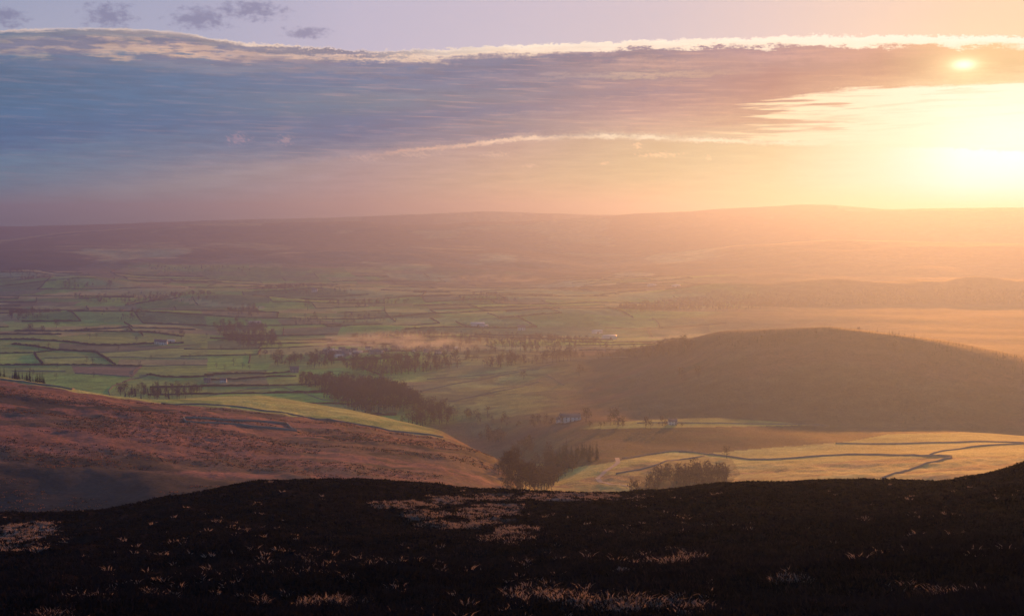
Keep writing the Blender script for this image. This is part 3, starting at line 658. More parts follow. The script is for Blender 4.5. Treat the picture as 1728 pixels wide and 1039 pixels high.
# hedges on the field grid of the valley floor
def unparcel(u, v):
    iv_ = np.floor(v + 1e-6); uu = (u - 0.5 * hash2(iv_, iv_ * 0, 5)) * 150.0; vv = v * 120.0
    X0 = uu * math.cos(GA) - vv * math.sin(GA); Y0 = uu * math.sin(GA) + vv * math.cos(GA); x, y = X0.copy(), Y0.copy()
    for _ in range(30): x, y = X0 - 120 * fbm(x, y, 520, 2, 91), Y0 - 120 * fbm(x, y, 480, 2, 92)
    return x, y
farV, farF, nf, nh = [], [], 0, 0
for v in range(10, 62):
    for u in range(-22, 26):
        segs = []
        if rng.random() < 0.55: segs.append((np.linspace(u, u + 1, 12), np.full(12, float(v))))
        if rng.random() < 0.38: segs.append((np.full(10, float(u)), np.linspace(v + 0.002, v + 0.998, 10)))
        for us, vs in segs:
            x, y = unparcel(us, vs); r_ = np.hypot(x[0], y[0]); px, py = project(x, y, ground(x, y)); pxm, pym = px.mean(), py.mean()
            if r_ < 1750 or r_ > 5500 or pxm < -60 or pxm > 1760: continue
            if pxm > 1180: continue
            if (pym > 566 and pxm < 345) or (pxm > 640 and r_ < 2650): continue
            V, Fc = ribbon(np.stack([x, y], 1), rng.uniform(1.6, 3.4), 2.2, .35, 14 if r_ > 3600 else 8)
            if r_ < 3400 and nh < 290:
                o = mk('hedge', V, Fc, M_hedge); nh += 1
                tag(o, 'dark hedge between small pastures on the valley floor', 'hedge', 'hedges between the valley pastures')
            else: farV.append(V); farF.append(Fc + nf); nf += len(V)
o = mk('distant_hedgerows', np.vstack(farV), np.vstack(farF), M_hedge); tag(o, 'faint network of hedges on the distant plain', kind='stuff')

# ------------------------------------------------------------------ houses
M_white = plain('whitewashed_wall', (.74, .70, .64), 0.8, 0.2, 0.06, 0.5); M_rstone = plain('rubble_wall', (.36, .31, .27), 0.9, 0.1, 0.2, 0.8)
M_slate = plain('slate_roof', (.10, .10, .11), 0.38, 0.6, 0.2, 0.8); M_glass = plain('window_glass', (.03, .035, .04), 0.1, 0.6, 0.1, 0.5); M_door = plain('painted_door', (.07, .05, .04), 0.6, 0.3, 0.1, 0.5)
M_tin = plain('pale_sheet_roof', (.50, .48, .46), 0.30, 0.8, 0.1, 0.3)
def boxv(cx, cy, cz, sx, sy, sz):
    V = np.array([(cx + a * sx / 2, cy + b * sy / 2, cz + c * sz / 2) for a in (-1, 1) for b in (-1, 1) for c in (-1, 1)]); return V, np.array([(0, 1, 3, 2), (4, 6, 7, 5), (0, 4, 5, 1), (2, 3, 7, 6), (0, 2, 6, 4), (1, 5, 7, 3)])
def house(name, w_, d_, h_, pitch, mw, mr_):
    e = bpy.data.objects.new(name, None); col.objects.link(e); rh = pitch * d_ / 2
    V = np.array([(-w_ / 2, -d_ / 2, -.5), (w_ / 2, -d_ / 2, -.5), (w_ / 2, d_ / 2, -.5), (-w_ / 2, d_ / 2, -.5), (-w_ / 2, -d_ / 2, h_), (w_ / 2, -d_ / 2, h_), (w_ / 2, d_ / 2, h_), (-w_ / 2, d_ / 2, h_), (-w_ / 2, 0, h_ + rh), (w_ / 2, 0, h_ + rh)])
    T = np.array([(0, 1, 5), (0, 5, 4), (2, 3, 7), (2, 7, 6), (1, 2, 6), (1, 6, 5), (3, 0, 4), (3, 4, 7), (5, 6, 9), (7, 4, 8)])
    mk('wall', V, T, mw, e)
    o_ = .35; rv_ = []; rf_ = []
    for sgn in (-1, 1):
        b = len(rv_); yo = sgn * (d_ / 2 + o_); zo = h_ - o_ * pitch
        for xx in (-w_ / 2 - .3, w_ / 2 + .3):
            rv_ += [(xx, 0, h_ + rh + .05), (xx, yo, zo + .05), (xx, yo, zo + .3), (xx, 0, h_ + rh + .3)]
        rf_ += [(b, b + 1, b + 2, b + 3), (b + 4, b + 7, b + 6, b + 5), (b + 3, b + 2, b + 6, b + 7), (b, b + 4, b + 5, b + 1), (b + 1, b + 5, b + 6, b + 2), (b, b + 3, b + 7, b + 4)]
    rf = mk('roof', rv_, rf_, mr_, e)
    if name != 'barn':
        for sx in (-1, 1):
            V, Fc = boxv(sx * (w_ / 2 - .6), 0, h_ + rh + .5, .9, .7, 1.5); c = mk('chimney', V, Fc, M_rstone, e)
        n = max(2, int(w_ / 3.5))
        for k in range(n):
            xx = (k + .5) / n * w_ - w_ / 2
            if k == n // 2:
                V, Fc = boxv(xx, -d_ / 2 - .02, 1.0, 1.0, .12, 2.1); mk('door', V, Fc, M_door, e)
            else:
                V, Fc = boxv(xx, -d_ / 2 - .02, 1.5, 1.0, .12, 1.2); mk('window', V, Fc, M_glass, e)
            if h_ > 4: V, Fc = boxv(xx, -d_ / 2 - .02, 3.9, 1.0, .12, 1.1); mk('window', V, Fc, M_glass, e)
    else:
        V, Fc = boxv(0, -d_ / 2 - .02, 1.6, 3.0, .12, 3.2); mk('door', V, Fc, M_door, e)
    return e
HP = {}
def put_house(kind, px, py, rot, sc_, label, cat='house', group=None, rmin=1300, rmax=9000):
    spec = {'farmhouse': (20, 7, 5.2, .8, M_white, M_slate), 'cottage': (11, 7, 4.6, .85, M_white, M_slate), 'stone_house': (12, 8, 5.2, .8, M_rstone, M_slate), 'barn': (18, 11, 4.5, .22, M_white, M_tin)}[kind]
    if kind in HP:
        o = dup(HP[kind])
        if 'group' in o: del o['group']
    else: o = HP[kind] = house(kind, *spec)
    x, y, z = at(px, py, rmin, rmax); o.location = (x, y, z - .2); o.rotation_euler = (0, 0, math.radians(rot)); o.scale = (sc_,) * 3
    return tag(o, label, cat, group)
put_house('farmhouse', 962, 711, 6, 1.15, 'long white farmhouse at the foot of the shadowed hill')
put_house('cottage', 945, 712, -8, .8, 'small white cottage at the left end of the farmhouse')
put_house('cottage', 267, 580, 5, 1.25, 'left one of the three small white farm buildings under the hedge')
put_house('cottage', 276, 581.5, -12, 1.35, 'middle one of the three small white farm buildings under the hedge')
put_house('barn', 288, 577.5, 10, 1.0, 'right one of the three small white farm buildings under the hedge', 'barn')
put_house('stone_house', 350, 645, 10, .9, 'small dark house below the end of the level wall')
put_house('cottage', 377, 645, -5, .9, 'tiny white house right of the plantation')
put_house('barn', 1100, 484, 18, 1.6, 'left one of two bright distant roofs on the orange plain', 'barn')
put_house('barn', 1141, 484, 22, 1.4, 'right one of two bright distant roofs on the orange plain', 'barn')
put_house('barn', 806, 551, 5, 1.8, 'long pale shed beyond the village mist', 'barn')
put_house('barn', 816, 552, 25, 1.1, 'short pale shed beside the long one beyond the mist', 'barn')
put_house('barn', 1008, 562, 12, 1.3, 'pale roof behind the right end of the mist', 'barn')
put_house('barn', 1028, 572, 20, 1.7, 'bright tilted roof above the ridge woodland', 'barn')
put_house('cottage', 880, 557, 0, 1.6, 'white cottage alone on the orange valley fields')
put_house('barn', 430, 548, 15, 1.6, 'pale shed among trees left of centre', 'barn')
put_house('cottage', 531, 492, 0, 1.6, 'tiny white cottage on the dark low rise')
put_house('stone_house', 497, 628, 5, 1.2, 'pale stone house in front of the bare woodland strip')
put_house('cottage', 1135, 716, 0, .8, 'small pale cottage on the road below the hill')
for k in range(46):
    f = rng.random(); px = 545 + 235 * rng.beta(1.2, 1.8); py = np.interp(px, [545, 600, 700, 790], [603, 596, 590, 596]) + rng.uniform(-7, 5)
    if k < 16: px, py = rng.uniform(548, 592), rng.uniform(592, 603)
    kd = ['cottage', 'stone_house', 'barn'][k % 3]
    put_house(kd, px, py, rng.uniform(-25, 35), rng.uniform(.7, 1.1), {'cottage': 'white village house among the trees at the mist', 'stone_house': 'stone village house among the trees at the mist', 'barn': 'pale roofed village shed among the trees at the mist'}[kd],
              'shed' if kd == 'barn' else 'house', {'cottage': 'white houses of the village', 'stone_house': 'stone houses of the village', 'barn': 'sheds of the village'}[kd])
# farm track winding up from the ravine
M_track = plain('track_gravel', (.36, .30, .24), 0.9, 0.2, 0.15, 0.4)
tk = [at(px, py, 700, 1500) for px, py in [(1041, 772), (1043, 780), (1036, 786), (1019, 797), (1008, 806), (1012, 812), (1030, 817), (1060, 820)]]
P2 = np.array(tk)[:, :2]; seg = np.concatenate([[0], np.cumsum(np.hypot(*np.diff(P2, axis=0).T))]); q = np.linspace(0, seg[-1], 60); x = np.interp(q, seg, P2[:, 0]); y = np.interp(q, seg, P2[:, 1])
tx, ty = np.gradient(x), np.gradient(y); m_ = np.hypot(tx, ty); nx, ny = -ty / m_ * 1.8, tx / m_ * 1.8
V = np.concatenate([np.stack([x + nx, y + ny, ground(x + nx, y + ny) + .12], 1), np.stack([x - nx, y - ny, ground(x - nx, y - ny) + .12], 1)]); i = np.arange(59)
o = mk('track', V, np.stack([i, i + 1, i + 61, i + 60], 1), M_track); tag(o, 'pale farm track curving above the ravine', kind='structure')

# ------------------------------------------------------------------ near vegetation
def blades(n, az, r, hgt, wid, lean, per, spread, mat, name, label):
    x = np.sin(az) * r; y = np.cos(az) * r; z = ground(x, y)
    X_ = np.repeat(x, per); Y_ = np.repeat(y, per); Z_ = np.repeat(z, per); R_ = np.repeat(r, per); N = len(X_)
    a = rng.uniform(0, 2 * PI, N); rad = spread * np.sqrt(rng.random(N)) * (0.6 + 0.8 * np.repeat(rng.random(len(x)), per)); X_ = X_ + np.cos(a) * rad; Y_ = Y_ + np.sin(a) * rad
    h_ = hgt * rng.uniform(.5, 1.3, N) * np.repeat(rng.uniform(.6, 1.35, len(x)), per); la = a + rng.normal(0, .6, N); ln = lean * h_ * rng.uniform(.3, 1.4, N)
    w_ = (wid + R_ * .00033) * rng.uniform(.6, 1.3, N); f = rng.uniform(0, PI, N)
    base = np.stack([X_, Y_, Z_ - .03], 1); side = np.stack([np.cos(f) * w_, np.sin(f) * w_, 0 * w_], 1); tip = base + np.stack([np.cos(la) * ln, np.sin(la) * ln, h_], 1)
    mid = base * .5 + tip * .5 + np.stack([-np.cos(la) * ln * .15, -np.sin(la) * ln * .15, h_ * .12], 1)
    V = np.stack([base - side * .7, base + side * .7, mid + side, mid - side, tip], 1).reshape(-1, 3); i = np.arange(N) * 5
    T = np.concatenate([np.stack([i, i + 1, i + 2], 1), np.stack([i, i + 2, i + 3], 1), np.stack([i + 3, i + 2, i + 4], 1)])
    return mk(name, V, T, mat)
rs = np.exp(rng.uniform(math.log(27), math.log(275), 56000)); azs = np.radians(rng.uniform(-24, 24, 56000))
o = blades(0, azs, rs, .17, .008, .6, 12, .42, M_heather, 'heather', ''); tag(o, 'dark heather covering the foreground moor', kind='stuff')
jn = np.nonzero(near_j)[0]
def field_at(arr, az, r):
    i = np.clip(np.searchsorted(AZ[:len(az_in)], az), 0, len(az_in) - 1); j = np.clip(np.searchsorted(RR[jn], r), 0, len(jn) - 1); return arr[i, j]
rs = np.exp(rng.uniform(math.log(27), math.log(265), 900000)); azs = np.radians(rng.uniform(-22, 22, 900000))
xs, ys = np.sin(azs) * rs, np.cos(azs) * rs
pt = fbm(xs, ys, 1.7, 3, 72, 0.6)
pr = field_at(straw, azs, rs) * sstep(-.2, .25, pt) * .42 * np.where(rs < 80, .25, 1) + .0035 * sstep(.1, .35, fbm(xs, ys, 7, 3, 99)) + field_at(brown, azs, rs) * .0015 * sstep(0, .3, pt)
k = rng.random(len(rs)) < pr
print('straw tufts', k.sum())
rs, azs = rs[k][:44000], azs[k][:44000]
o = blades(0, azs, rs, .16, .003, 1.2, 10, .24, M_straw, 'grass', ''); tag(o, 'pale dead grass tufts among the dark heather', kind='stuff')
for cc_, nm_, lb_, n_ in (((.035, .026, .024), 'dead_bracken', 'dark clumps of dead bracken on the red spur', 9000), ((.26, .12, .08), 'rush', 'pale reddish rush tufts on the red spur', 9000)):
    rs = rng.uniform(600, 1080, n_); azs = np.radians(rng.uniform(-21, -0.5, n_)); kx = fbm(np.sin(azs) * rs * .4, np.cos(azs) * rs, 30, 3, 120 + n_) > 0.02; kx &= rs < np.interp(azs, AZ[:len(az_in)], RK[7][:len(az_in)]) - 14; rs, azs = rs[kx], azs[kx]
    o = blades(0, azs, rs, .38, .04, .5, 5, 1.1, plain(nm_, cc_, .9, .05, .4, .1, .2), nm_, ''); tag(o, lb_, kind='stuff')
M_bog = plain('red_heather', (.035, .024, .023), 0.95, 0.0, 0.4, 0.4, 0.09)
rs = np.exp(rng.uniform(math.log(27), math.log(265), 120000)); azs = np.radians(rng.uniform(-22, 22, 120000))
k = rng.random(len(rs)) < field_at(brown, azs, rs) * .35; rs, azs = rs[k][:22000], azs[k][:22000]
o = blades(0, azs, rs, .17, .008, .6, 9, .35, M_bog, 'moor_shrub', ''); tag(o, 'reddish brown bilberry and dead bracken in patches on the moor', kind='stuff')

# ------------------------------------------------------------------ valley mist
def mist(px, py, r0, size, dens, label, tilt=0):
    x, y, z = at(px, py, r0, 9000)
    m, t, out = material('mist'); tc_ = t.new('ShaderNodeTexCoord'); pv_ = t.new('ShaderNodeVolumePrincipled'); t.l.new(pv_.outputs[0], out.inputs['Volume'])
    ln = t.new('ShaderNodeVectorMath', operation='LENGTH'); t.l.new(tc_.outputs['Object'], ln.inputs[0]); fall = t.mr(ln.outputs['Value'], 0.15, 1.0, 1.0, 0.0, 'SMOOTHSTEP')
    n_ = t.noise(tc_.outputs['Object'], 4.2, 4, .62); dd = t.m('MULTIPLY', t.m('MULTIPLY', fall, t.mr(n_, .46, .66, 0.0, 1.0)), dens)
    t.put(pv_.inputs['Density'], dd); pv_.inputs['Color'].default_value = (.50, .60, .75, 1); pv_.inputs['Anisotropy'].default_value = .6
    nu, nv = 24, 12; V = [(math.cos(2 * PI * i / nu) * math.sin(PI * (j + .5) / nv), math.sin(2 * PI * i / nu) * math.sin(PI * (j + .5) / nv), math.cos(PI * (j + .5) / nv)) for j in range(nv) for i in range(nu)]
    Fc = [(j * nu + i, (j + 1) * nu + i, (j + 1) * nu + (i + 1) % nu, j * nu + (i + 1) % nu) for j in range(nv - 1) for i in range(nu)]
    V += [(0, 0, 1), (0, 0, -1)]; o = None
    T = [(a, b, c) for a, b, c, d in Fc] + [(a, c, d) for a, b, c, d in Fc] + [(nv * nu, i, (i + 1) % nu) for i in range(nu)] + [(nv * nu + 1, (nv - 1) * nu + (i + 1) % nu, (nv - 1) * nu + i) for i in range(nu)]
    o = mk('mist', V, T, m); o.location = (x, y, z + size[2] * .25); o.scale = size; o.rotation_euler = (0, 0, math.radians(tilt))
    tag(o, label, kind='stuff')
mist(660, 588, 2300, (230, 200, 30), .019, 'sunlit mist and chimney smoke over the village', 10)
mist(840, 478, 4500, (330, 300, 40), .0042, 'pale mist bank far out on the valley floor')
mist(1120, 572, 2450, (300, 200, 34), .0032, 'thin mist lying behind the ridge of the hill')


# ------------------------------------------------------------------ camera, sun, sky, air
cam = bpy.data.cameras.new('camera'); co = bpy.data.objects.new('camera', cam); col.objects.link(co)
cam.sensor_width = 36; cam.lens = 36 * F / 1728; cam.clip_end = 60000; cam.clip_start = 0.3
co.location = (0, 0, EYE); co.rotation_euler = (PI / 2 - PITCH, 0, 0)
scene.camera = co
sl = bpy.data.lights.new('sun', 'SUN'); sl.energy = 5.0; sl.angle = math.radians(0.6); sl.color = (1.0, 0.345, 0.05)
so = bpy.data.objects.new('sun', sl); col.objects.link(so)
so.rotation_euler = (PI / 2 - SUN_EL, 0, PI - SUN_AZ)
so.location = (2000, 6000, 900)
scene.view_settings.view_transform = 'Standard'; scene.view_settings.look = 'None'; scene.view_settings.gamma = 1
scene.view_settings.exposure = EXPO = 0.7
SKYK = 1.0 / 2 ** EXPO

w = bpy.data.worlds.new('World'); scene.world = w; w.use_nodes = True; w.node_tree.nodes.clear()
t = NT(w.node_tree); wo = t.new('ShaderNodeOutputWorld'); bg = t.new('ShaderNodeBackground'); t.l.new(bg.outputs[0], wo.inputs[0])
tc = t.new('ShaderNodeTexCoord'); sep = t.new('ShaderNodeSeparateXYZ'); t.l.new(tc.outputs['Generated'], sep.inputs[0])
dx, dy, dz = sep.outputs
azn = t.m('ARCTAN2', dx, dy)                                   # azimuth from the view axis
hyp = t.m('SQRT', t.m('ADD', t.m('MULTIPLY', dx, dx), t.m('MULTIPLY', dy, dy)))
eln = t.m('ARCTAN2', dz, hyp)
azd = t.m('MULTIPLY', azn, 180 / PI); eld = t.m('MULTIPLY', eln, 180 / PI)
def A(px): return math.degrees(math.atan((px - 864) / F))
def E(px, py): return math.degrees(math.atan((372 - py) / F * math.cos(math.atan((px - 864) / F))))
SKC = [-250, 0, 300, 600, 864, 1100, 1300, 1480, 1620, 1780]
A0, A1 = A(SKC[0]), A(SKC[-1])
def curve(pts):      # px -> py line, as elevation over azimuth
    n = t.new('ShaderNodeFloatCurve'); c = n.mapping.curves[0]; n.mapping.use_clip = False
    P = [((A(px) - A0) / (A1 - A0), E(px, py) / 10) for px, py in pts]
    while len(c.points) < len(P): c.points.new(0.5, 0.5)
    for q, (a_, b_) in zip(c.points, P): q.location = (a_, b_)
    n.mapping.update(); t.put(n.inputs['Value'], fa); return t.m('MULTIPLY', n.outputs[0], 10)
fa = t.m('DIVIDE', t.m('SUBTRACT', azd, A0), A1 - A0, clamp=True)
skyv = t.xyz(azd, t.m('MULTIPLY', eld, 9.0))                   # stretched streaks
skyr = t.xyz(azd, t.m('MULTIPLY', eld, 1.6))                   # rounder lumps
nst = t.noise(skyv, 0.55, 6, 0.6); nst2 = t.noise(t.xyz(azd, t.m('MULTIPLY', eld, 16.0), 5.0), 0.16, 5, 0.55)
nlp = t.noise(skyr, 2.6, 6, 0.62); nlp2 = t.noise(skyr, 9.0, 4, 0.6)
nlow = t.noise(t.xyz(azd, t.m('MULTIPLY', eld, 2.0), 3.0), 0.45, 5, 0.6)
rag0 = t.m('ADD', t.m('ADD', t.m('MULTIPLY', t.m('SUBTRACT', nlp, 0.5), 0.42), t.m('MULTIPLY', t.m('SUBTRACT', nlp2, 0.5), 0.26)), t.m('MULTIPLY', t.m('SUBTRACT', nlow, 0.5), 0.4))
rag = t.m('MULTIPLY', rag0, t.mr(azd, A(300), A(520), 0.35, 1.0))
e1 = t.m('ADD', curve([(-250, 60), (0, 55), (150, 52), (300, 58), (370, 70), (480, 80), (700, 89), (790, 84), (860, 81), (1100, 72), (1300, 65), (1500, 65), (1780, 68)]), rag)
e2 = t.m('ADD', curve([(-250, 360), (0, 345), (200, 322), (400, 292), (560, 272), (700, 254), (800, 245), (860, 238), (1020, 232), (1200, 239), (1450, 246), (1780, 258)]), t.m('MULTIPLY', rag0, 0.75))
wv = t.m('ADD', t.m('MULTIPLY', t.m('SUBTRACT', nst, 0.5), 0.75), t.m('MULTIPLY', t.m('SUBTRACT', nst2, 0.5), 0.6))
zt = t.m('DIVIDE', t.m('SUBTRACT', eld, e1), 3.0, clamp=True)
s_raw = t.m('DIVIDE', t.m('SUBTRACT', e1, eld), t.m('SUBTRACT', e1, e2))
amp_ = t.mr(s_raw, 0.0, 0.25, 0.25, 1.0); amp2_ = t.m('MULTIPLY', amp_, t.mr(s_raw, 0.85, 1.0, 1.0, 0.0))
thick = t.m('MULTIPLY', t.m('MULTIPLY', t.m('SUBTRACT', t.noise(t.xyz(azd, t.m('MULTIPLY', eld, 7.0), 4.0), 0.5, 5, 0.6), 0.5), 0.20), t.m('MULTIPLY', t.mr(s_raw, 0.0, 0.06, 0.0, 1.0), t.mr(s_raw, 0.2, 0.6, 1.0, 0.3)))
zm = t.m('ADD', t.m('ADD', s_raw, thick), t.m('MULTIPLY', t.m('MULTIPLY', wv, 0.26), amp2_), clamp=True)
zb = t.m('DIVIDE', t.m('SUBTRACT', e2, eld), e2, clamp=True)
TOP = [[(170, 168, 190), (148, 153, 184)], [(172, 170, 192), (150, 155, 185)], [(178, 175, 198), (165, 165, 192)], [(200, 190, 208), (190, 183, 203)], [(208, 196, 208), (200, 188, 203)],
       [(212, 200, 205), (208, 193, 203)], [(222, 205, 200), (220, 198, 196)], [(232, 210, 190), (228, 203, 190)], [(238, 212, 180), (235, 205, 180)], [(240, 214, 175), (238, 208, 175)]]
TOPS = [0, 1]
MIDY = [   # photo row, colour: the cloud bank column by column
 [(60, 190, 175, 185), (66, 105, 118, 145), (80, 145, 136, 150), (98, 130, 130, 150), (108, 100, 113, 145), (150, 96, 111, 142), (200, 100, 115, 150), (228, 90, 105, 145), (252, 100, 113, 148), (270, 113, 120, 150), (310, 118, 123, 148), (360, 122, 119, 138)],
 [(55, 225, 200, 190), (60, 105, 118, 145), (72, 150, 140, 150), (84, 175, 150, 155), (97, 132, 132, 150), (106, 100, 113, 145), (150, 96, 111, 142), (200, 100, 115, 150), (228, 92, 107, 145), (250, 100, 113, 148), (265, 115, 122, 150), (300, 118, 124, 148), (345, 125, 120, 138)],
 [(58, 245, 222, 200), (63, 170, 150, 155), (69, 150, 140, 150), (77, 205, 168, 158), (92, 230, 190, 168), (100, 125, 130, 155), (112, 140, 135, 155), (130, 108, 120, 152), (170, 108, 120, 152), (210, 100, 114, 150), (240, 112, 120, 150), (262, 125, 125, 150), (285, 142, 131, 148), (305, 156, 138, 148)],
 [(84, 245, 220, 198), (88, 150, 136, 152), (91, 140, 130, 150), (97, 235, 200, 178), (103, 160, 145, 158), (107, 118, 122, 155), (118, 150, 138, 155), (130, 118, 124, 155), (150, 122, 128, 155), (165, 145, 136, 152), (180, 130, 131, 150), (200, 118, 121, 150), (228, 110, 117, 150), (248, 142, 132, 152), (266, 188, 152, 155)],
 [(82, 252, 238, 216), (92, 245, 225, 200), (98, 190, 162, 165), (104, 130, 125, 150), (120, 128, 124, 150), (133, 158, 138, 155), (145, 134, 128, 150), (160, 158, 140, 152), (175, 160, 139, 150), (190, 140, 131, 152), (207, 168, 143, 150), (225, 148, 132, 148), (235, 190, 155, 155), (238, 230, 185, 165)],
 [(72, 252, 240, 220), (84, 250, 232, 210), (88, 165, 140, 155), (100, 160, 137, 150), (112, 220, 168, 156), (119, 180, 147, 150), (128, 232, 188, 162), (135, 172, 142, 150), (147, 195, 152, 150), (158, 162, 137, 150), (175, 200, 155, 150), (190, 215, 165, 155), (207, 222, 173, 156), (225, 230, 180, 155), (235, 245, 215, 185)],
 [(66, 254, 244, 226), (78, 252, 238, 214), (83, 185, 145, 152), (95, 214, 166, 158), (110, 212, 160, 152), (130, 203, 147, 140), (150, 212, 155, 142), (170, 224, 168, 146), (190, 226, 176, 146), (210, 230, 184, 148), (243, 244, 216, 172)],
 [(66, 255, 247, 230), (80, 252, 240, 214), (85, 222, 168, 146), (110, 222, 165, 140), (130, 226, 172, 142), (148, 234, 186, 148), (190, 240, 205, 160), (250, 250, 235, 200)],
 [(66, 255, 248, 230), (80, 252, 242, 216), (85, 236, 196, 146), (110, 236, 200, 146), (145, 240, 214, 160), (190, 250, 235, 200), (256, 255, 248, 230)],
 [(68, 255, 248, 230), (76, 252, 242, 216), (80, 238, 204, 150), (110, 238, 206, 152), (140, 244, 222, 172), (190, 252, 240, 210), (258, 255, 250, 232)]]
BOTS = [0, .5, 1]
BOT = [[(120, 120, 142), (112, 114, 132), (106, 106, 120)], [(125, 120, 138), (118, 115, 132), (108, 108, 122)], [(160, 140, 147), (140, 126, 138), (124, 115, 127)],
       [(192, 154, 154), (180, 145, 147), (165, 133, 136)], [(208, 162, 153), (222, 176, 150), (222, 166, 142)], [(230, 188, 152), (237, 198, 156), (238, 190, 150)],
       [(242, 214, 165), (241, 223, 176), (238, 214, 160)], [(250, 240, 205), (250, 240, 207), (245, 228, 182)], [(255, 253, 240), (255, 253, 240), (251, 240, 205)], [(255, 254, 242), (255, 254, 242), (253, 244, 215)]]
CPX = [30, 300, 600, 864, 1100, 1300, 1480, 1620]
CPY = [20, 100, 180, 240, 300, 340]
CORR = np.array([   # red, green, blue lost in the valley air, for each row of the sky
 [[1.0, 1.0, 1.02, .96, .86, .79, .76, .78], [1.08, 1.08, 1.1, 1.06, .99, .93, .88, .85], [1.08, 1.08, 1.1, 1.08, 1.04, .99, .96, .92]],
 [[.86, .92, .88, .72, .6, .52, .52, .75], [1.07, 1.07, 1.02, .93, .75, .64, .62, .8], [1.03, 1.03, 1.02, .98, .86, .8, .72, .82]],
 [[.58, .54, .58, .54, .6, .52, .8, 1], [1.03, .98, .92, .78, .72, .56, .84, 1], [1.06, 1.04, 1.0, .93, .86, .66, .88, 1.05]],
 [[.55, .65, .58, .78, .75, .7, .95, 1], [1.06, 1.06, .88, .95, .92, .82, 1, 1], [1.1, 1.08, 1, .96, .92, .85, 1.04, 1.15]],
 [[.6, .85, .9, .85, .68, .62, .9, 1], [1.3, 1.2, 1.05, 1.03, .92, .88, 1.0, 1], [1.3, 1.2, 1.06, .94, .84, .9, 1.2, 1.3]],
 [[.75, .95, 1.08, 1.08, .92, .8, .9, .9], [1.5, 1.4, 1.25, 1.18, 1.08, 1.0, 1, 1], [1.5, 1.4, 1.22, 1.05, .95, .92, 1.1, 1.25]]])
def ic(px, py):
    return [np.interp(py, CPY, [np.interp(px, CPX, CORR[j, k]) for j in range(len(CPY))]) for k in range(3)]
E1P = ([-250, 0, 150, 300, 370, 480, 700, 790, 860, 1100, 1300, 1780], [60, 55, 52, 58, 70, 80, 89, 84, 81, 72, 65, 68]); E2P = ([-250, 0, 200, 400, 560, 700, 860, 1020, 1200, 1450, 1780], [360, 345, 322, 292, 272, 254, 238, 232, 239, 246, 258])
def rowpy(zone, px, p):
    a, b = np.interp(px, *E1P), np.interp(px, *E2P)
    return a - 125 * p if zone == 0 else a + (b - a) * p if zone == 1 else b + (372 - b) * p
def grid(tab, stops, f, zone):
    cols_ = []
    for px, row in zip(SKC, tab):
        st = []; a_, b_ = np.interp(px, *E1P), np.interp(px, *E2P)
        if stops is None: sp_ = [min(1, max(0, (q[0] - a_) / (b_ - a_))) for q in row]; row = [q[1:] for q in row]
        else: sp_ = stops
        for p, c in zip(sp_, row):
            k = ic(px, rowpy(zone, px, p)); l_ = srgb(*c); lw = min(1, max(0, (l_[1] - .25) / .45)) * (rowpy(zone, px, p) < 100); k = [q * (1 - lw) + (1.06, 1.02, 1.04)[m_] * lw for m_, q in enumerate(k)]; st.append((p, (l_[0] * k[0], l_[1] * k[1], l_[2] * k[2], 1)))
        cols_.append(t.ramp(f, st))
    out = cols_[0]
    for k in range(1, len(SKC)):
        out = t.mix(t.mr(azd, A(SKC[k - 1]), A(SKC[k])), out, cols_[k])
    return out
gt = grid(TOP, TOPS, zt, 0); gm = grid(MIDY, None, zm, 1); gb = grid(BOT, BOTS, zb, 2)
# soft grey wisps high on the left, small bright puffs lower down
def puff(px, py, wx, wy, soft=1.0):
    a_ = t.m('DIVIDE', t.m('SUBTRACT', azd, A(px)), wx / F * 57.3); b_ = t.m('DIVIDE', t.m('SUBTRACT', eld, E(px, py)), wy / F * 57.3)
    return t.m('SUBTRACT', 1.0, t.m('SQRT', t.m('ADD', t.m('MULTIPLY', a_, a_), t.m('MULTIPLY', b_, b_))))
wl = t.m('MULTIPLY', t.m('SUBTRACT', nlp, 0.5), 2.4)
wm = None
for q in [(190, 32, 55, 30), (345, 36, 70, 26), (430, 22, 80, 22), (20, 34, 40, 22), (520, 60, 50, 14)]:
    p_ = puff(*q); wm = p_ if wm is None else t.m('MAXIMUM', wm, p_)
gt = t.mix(t.m('MULTIPLY', t.mr(t.m('ADD', wm, wl), 0.1, 0.9, 0, 1, 'SMOOTHSTEP'), 0.62), gt, srgb(118, 118, 152))
pm = None
for q in [(405, 236, 34, 16), (484, 238, 20, 14), (1195, 268, 12, 8), (1020, 276, 16, 5), (895, 280, 24, 6), (835, 262, 40, 8), (620, 268, 50, 9), (700, 262, 60, 9), (1110, 262, 60, 7), (1075, 246, 12, 12)]:
    p_ = puff(*q); pm = p_ if pm is None else t.m('MAXIMUM', pm, p_)
wl2 = t.m('MULTIPLY', t.m('SUBTRACT', t.noise(t.xyz(t.m('ADD', azd, t.m('MULTIPLY', eld, 0.8)), t.m('MULTIPLY', eld, 1.5)), 6.0, 5, 0.65), 0.5), 3.0)
pf = t.m('MULTIPLY', t.mr(t.m('ADD', pm, wl2), 0.25, 1.1, 0, 1, 'SMOOTHSTEP'), 0.7)
pcol = t.mix(t.mr(azd, A(400), A(1100)), srgb(170, 150, 170), srgb(255, 215, 170))
up_ = t.mr(t.m('SUBTRACT', eld, e1), -0.035, 0.035); lo_ = t.mr(t.m('SUBTRACT', e2, eld), -0.03, 0.05)
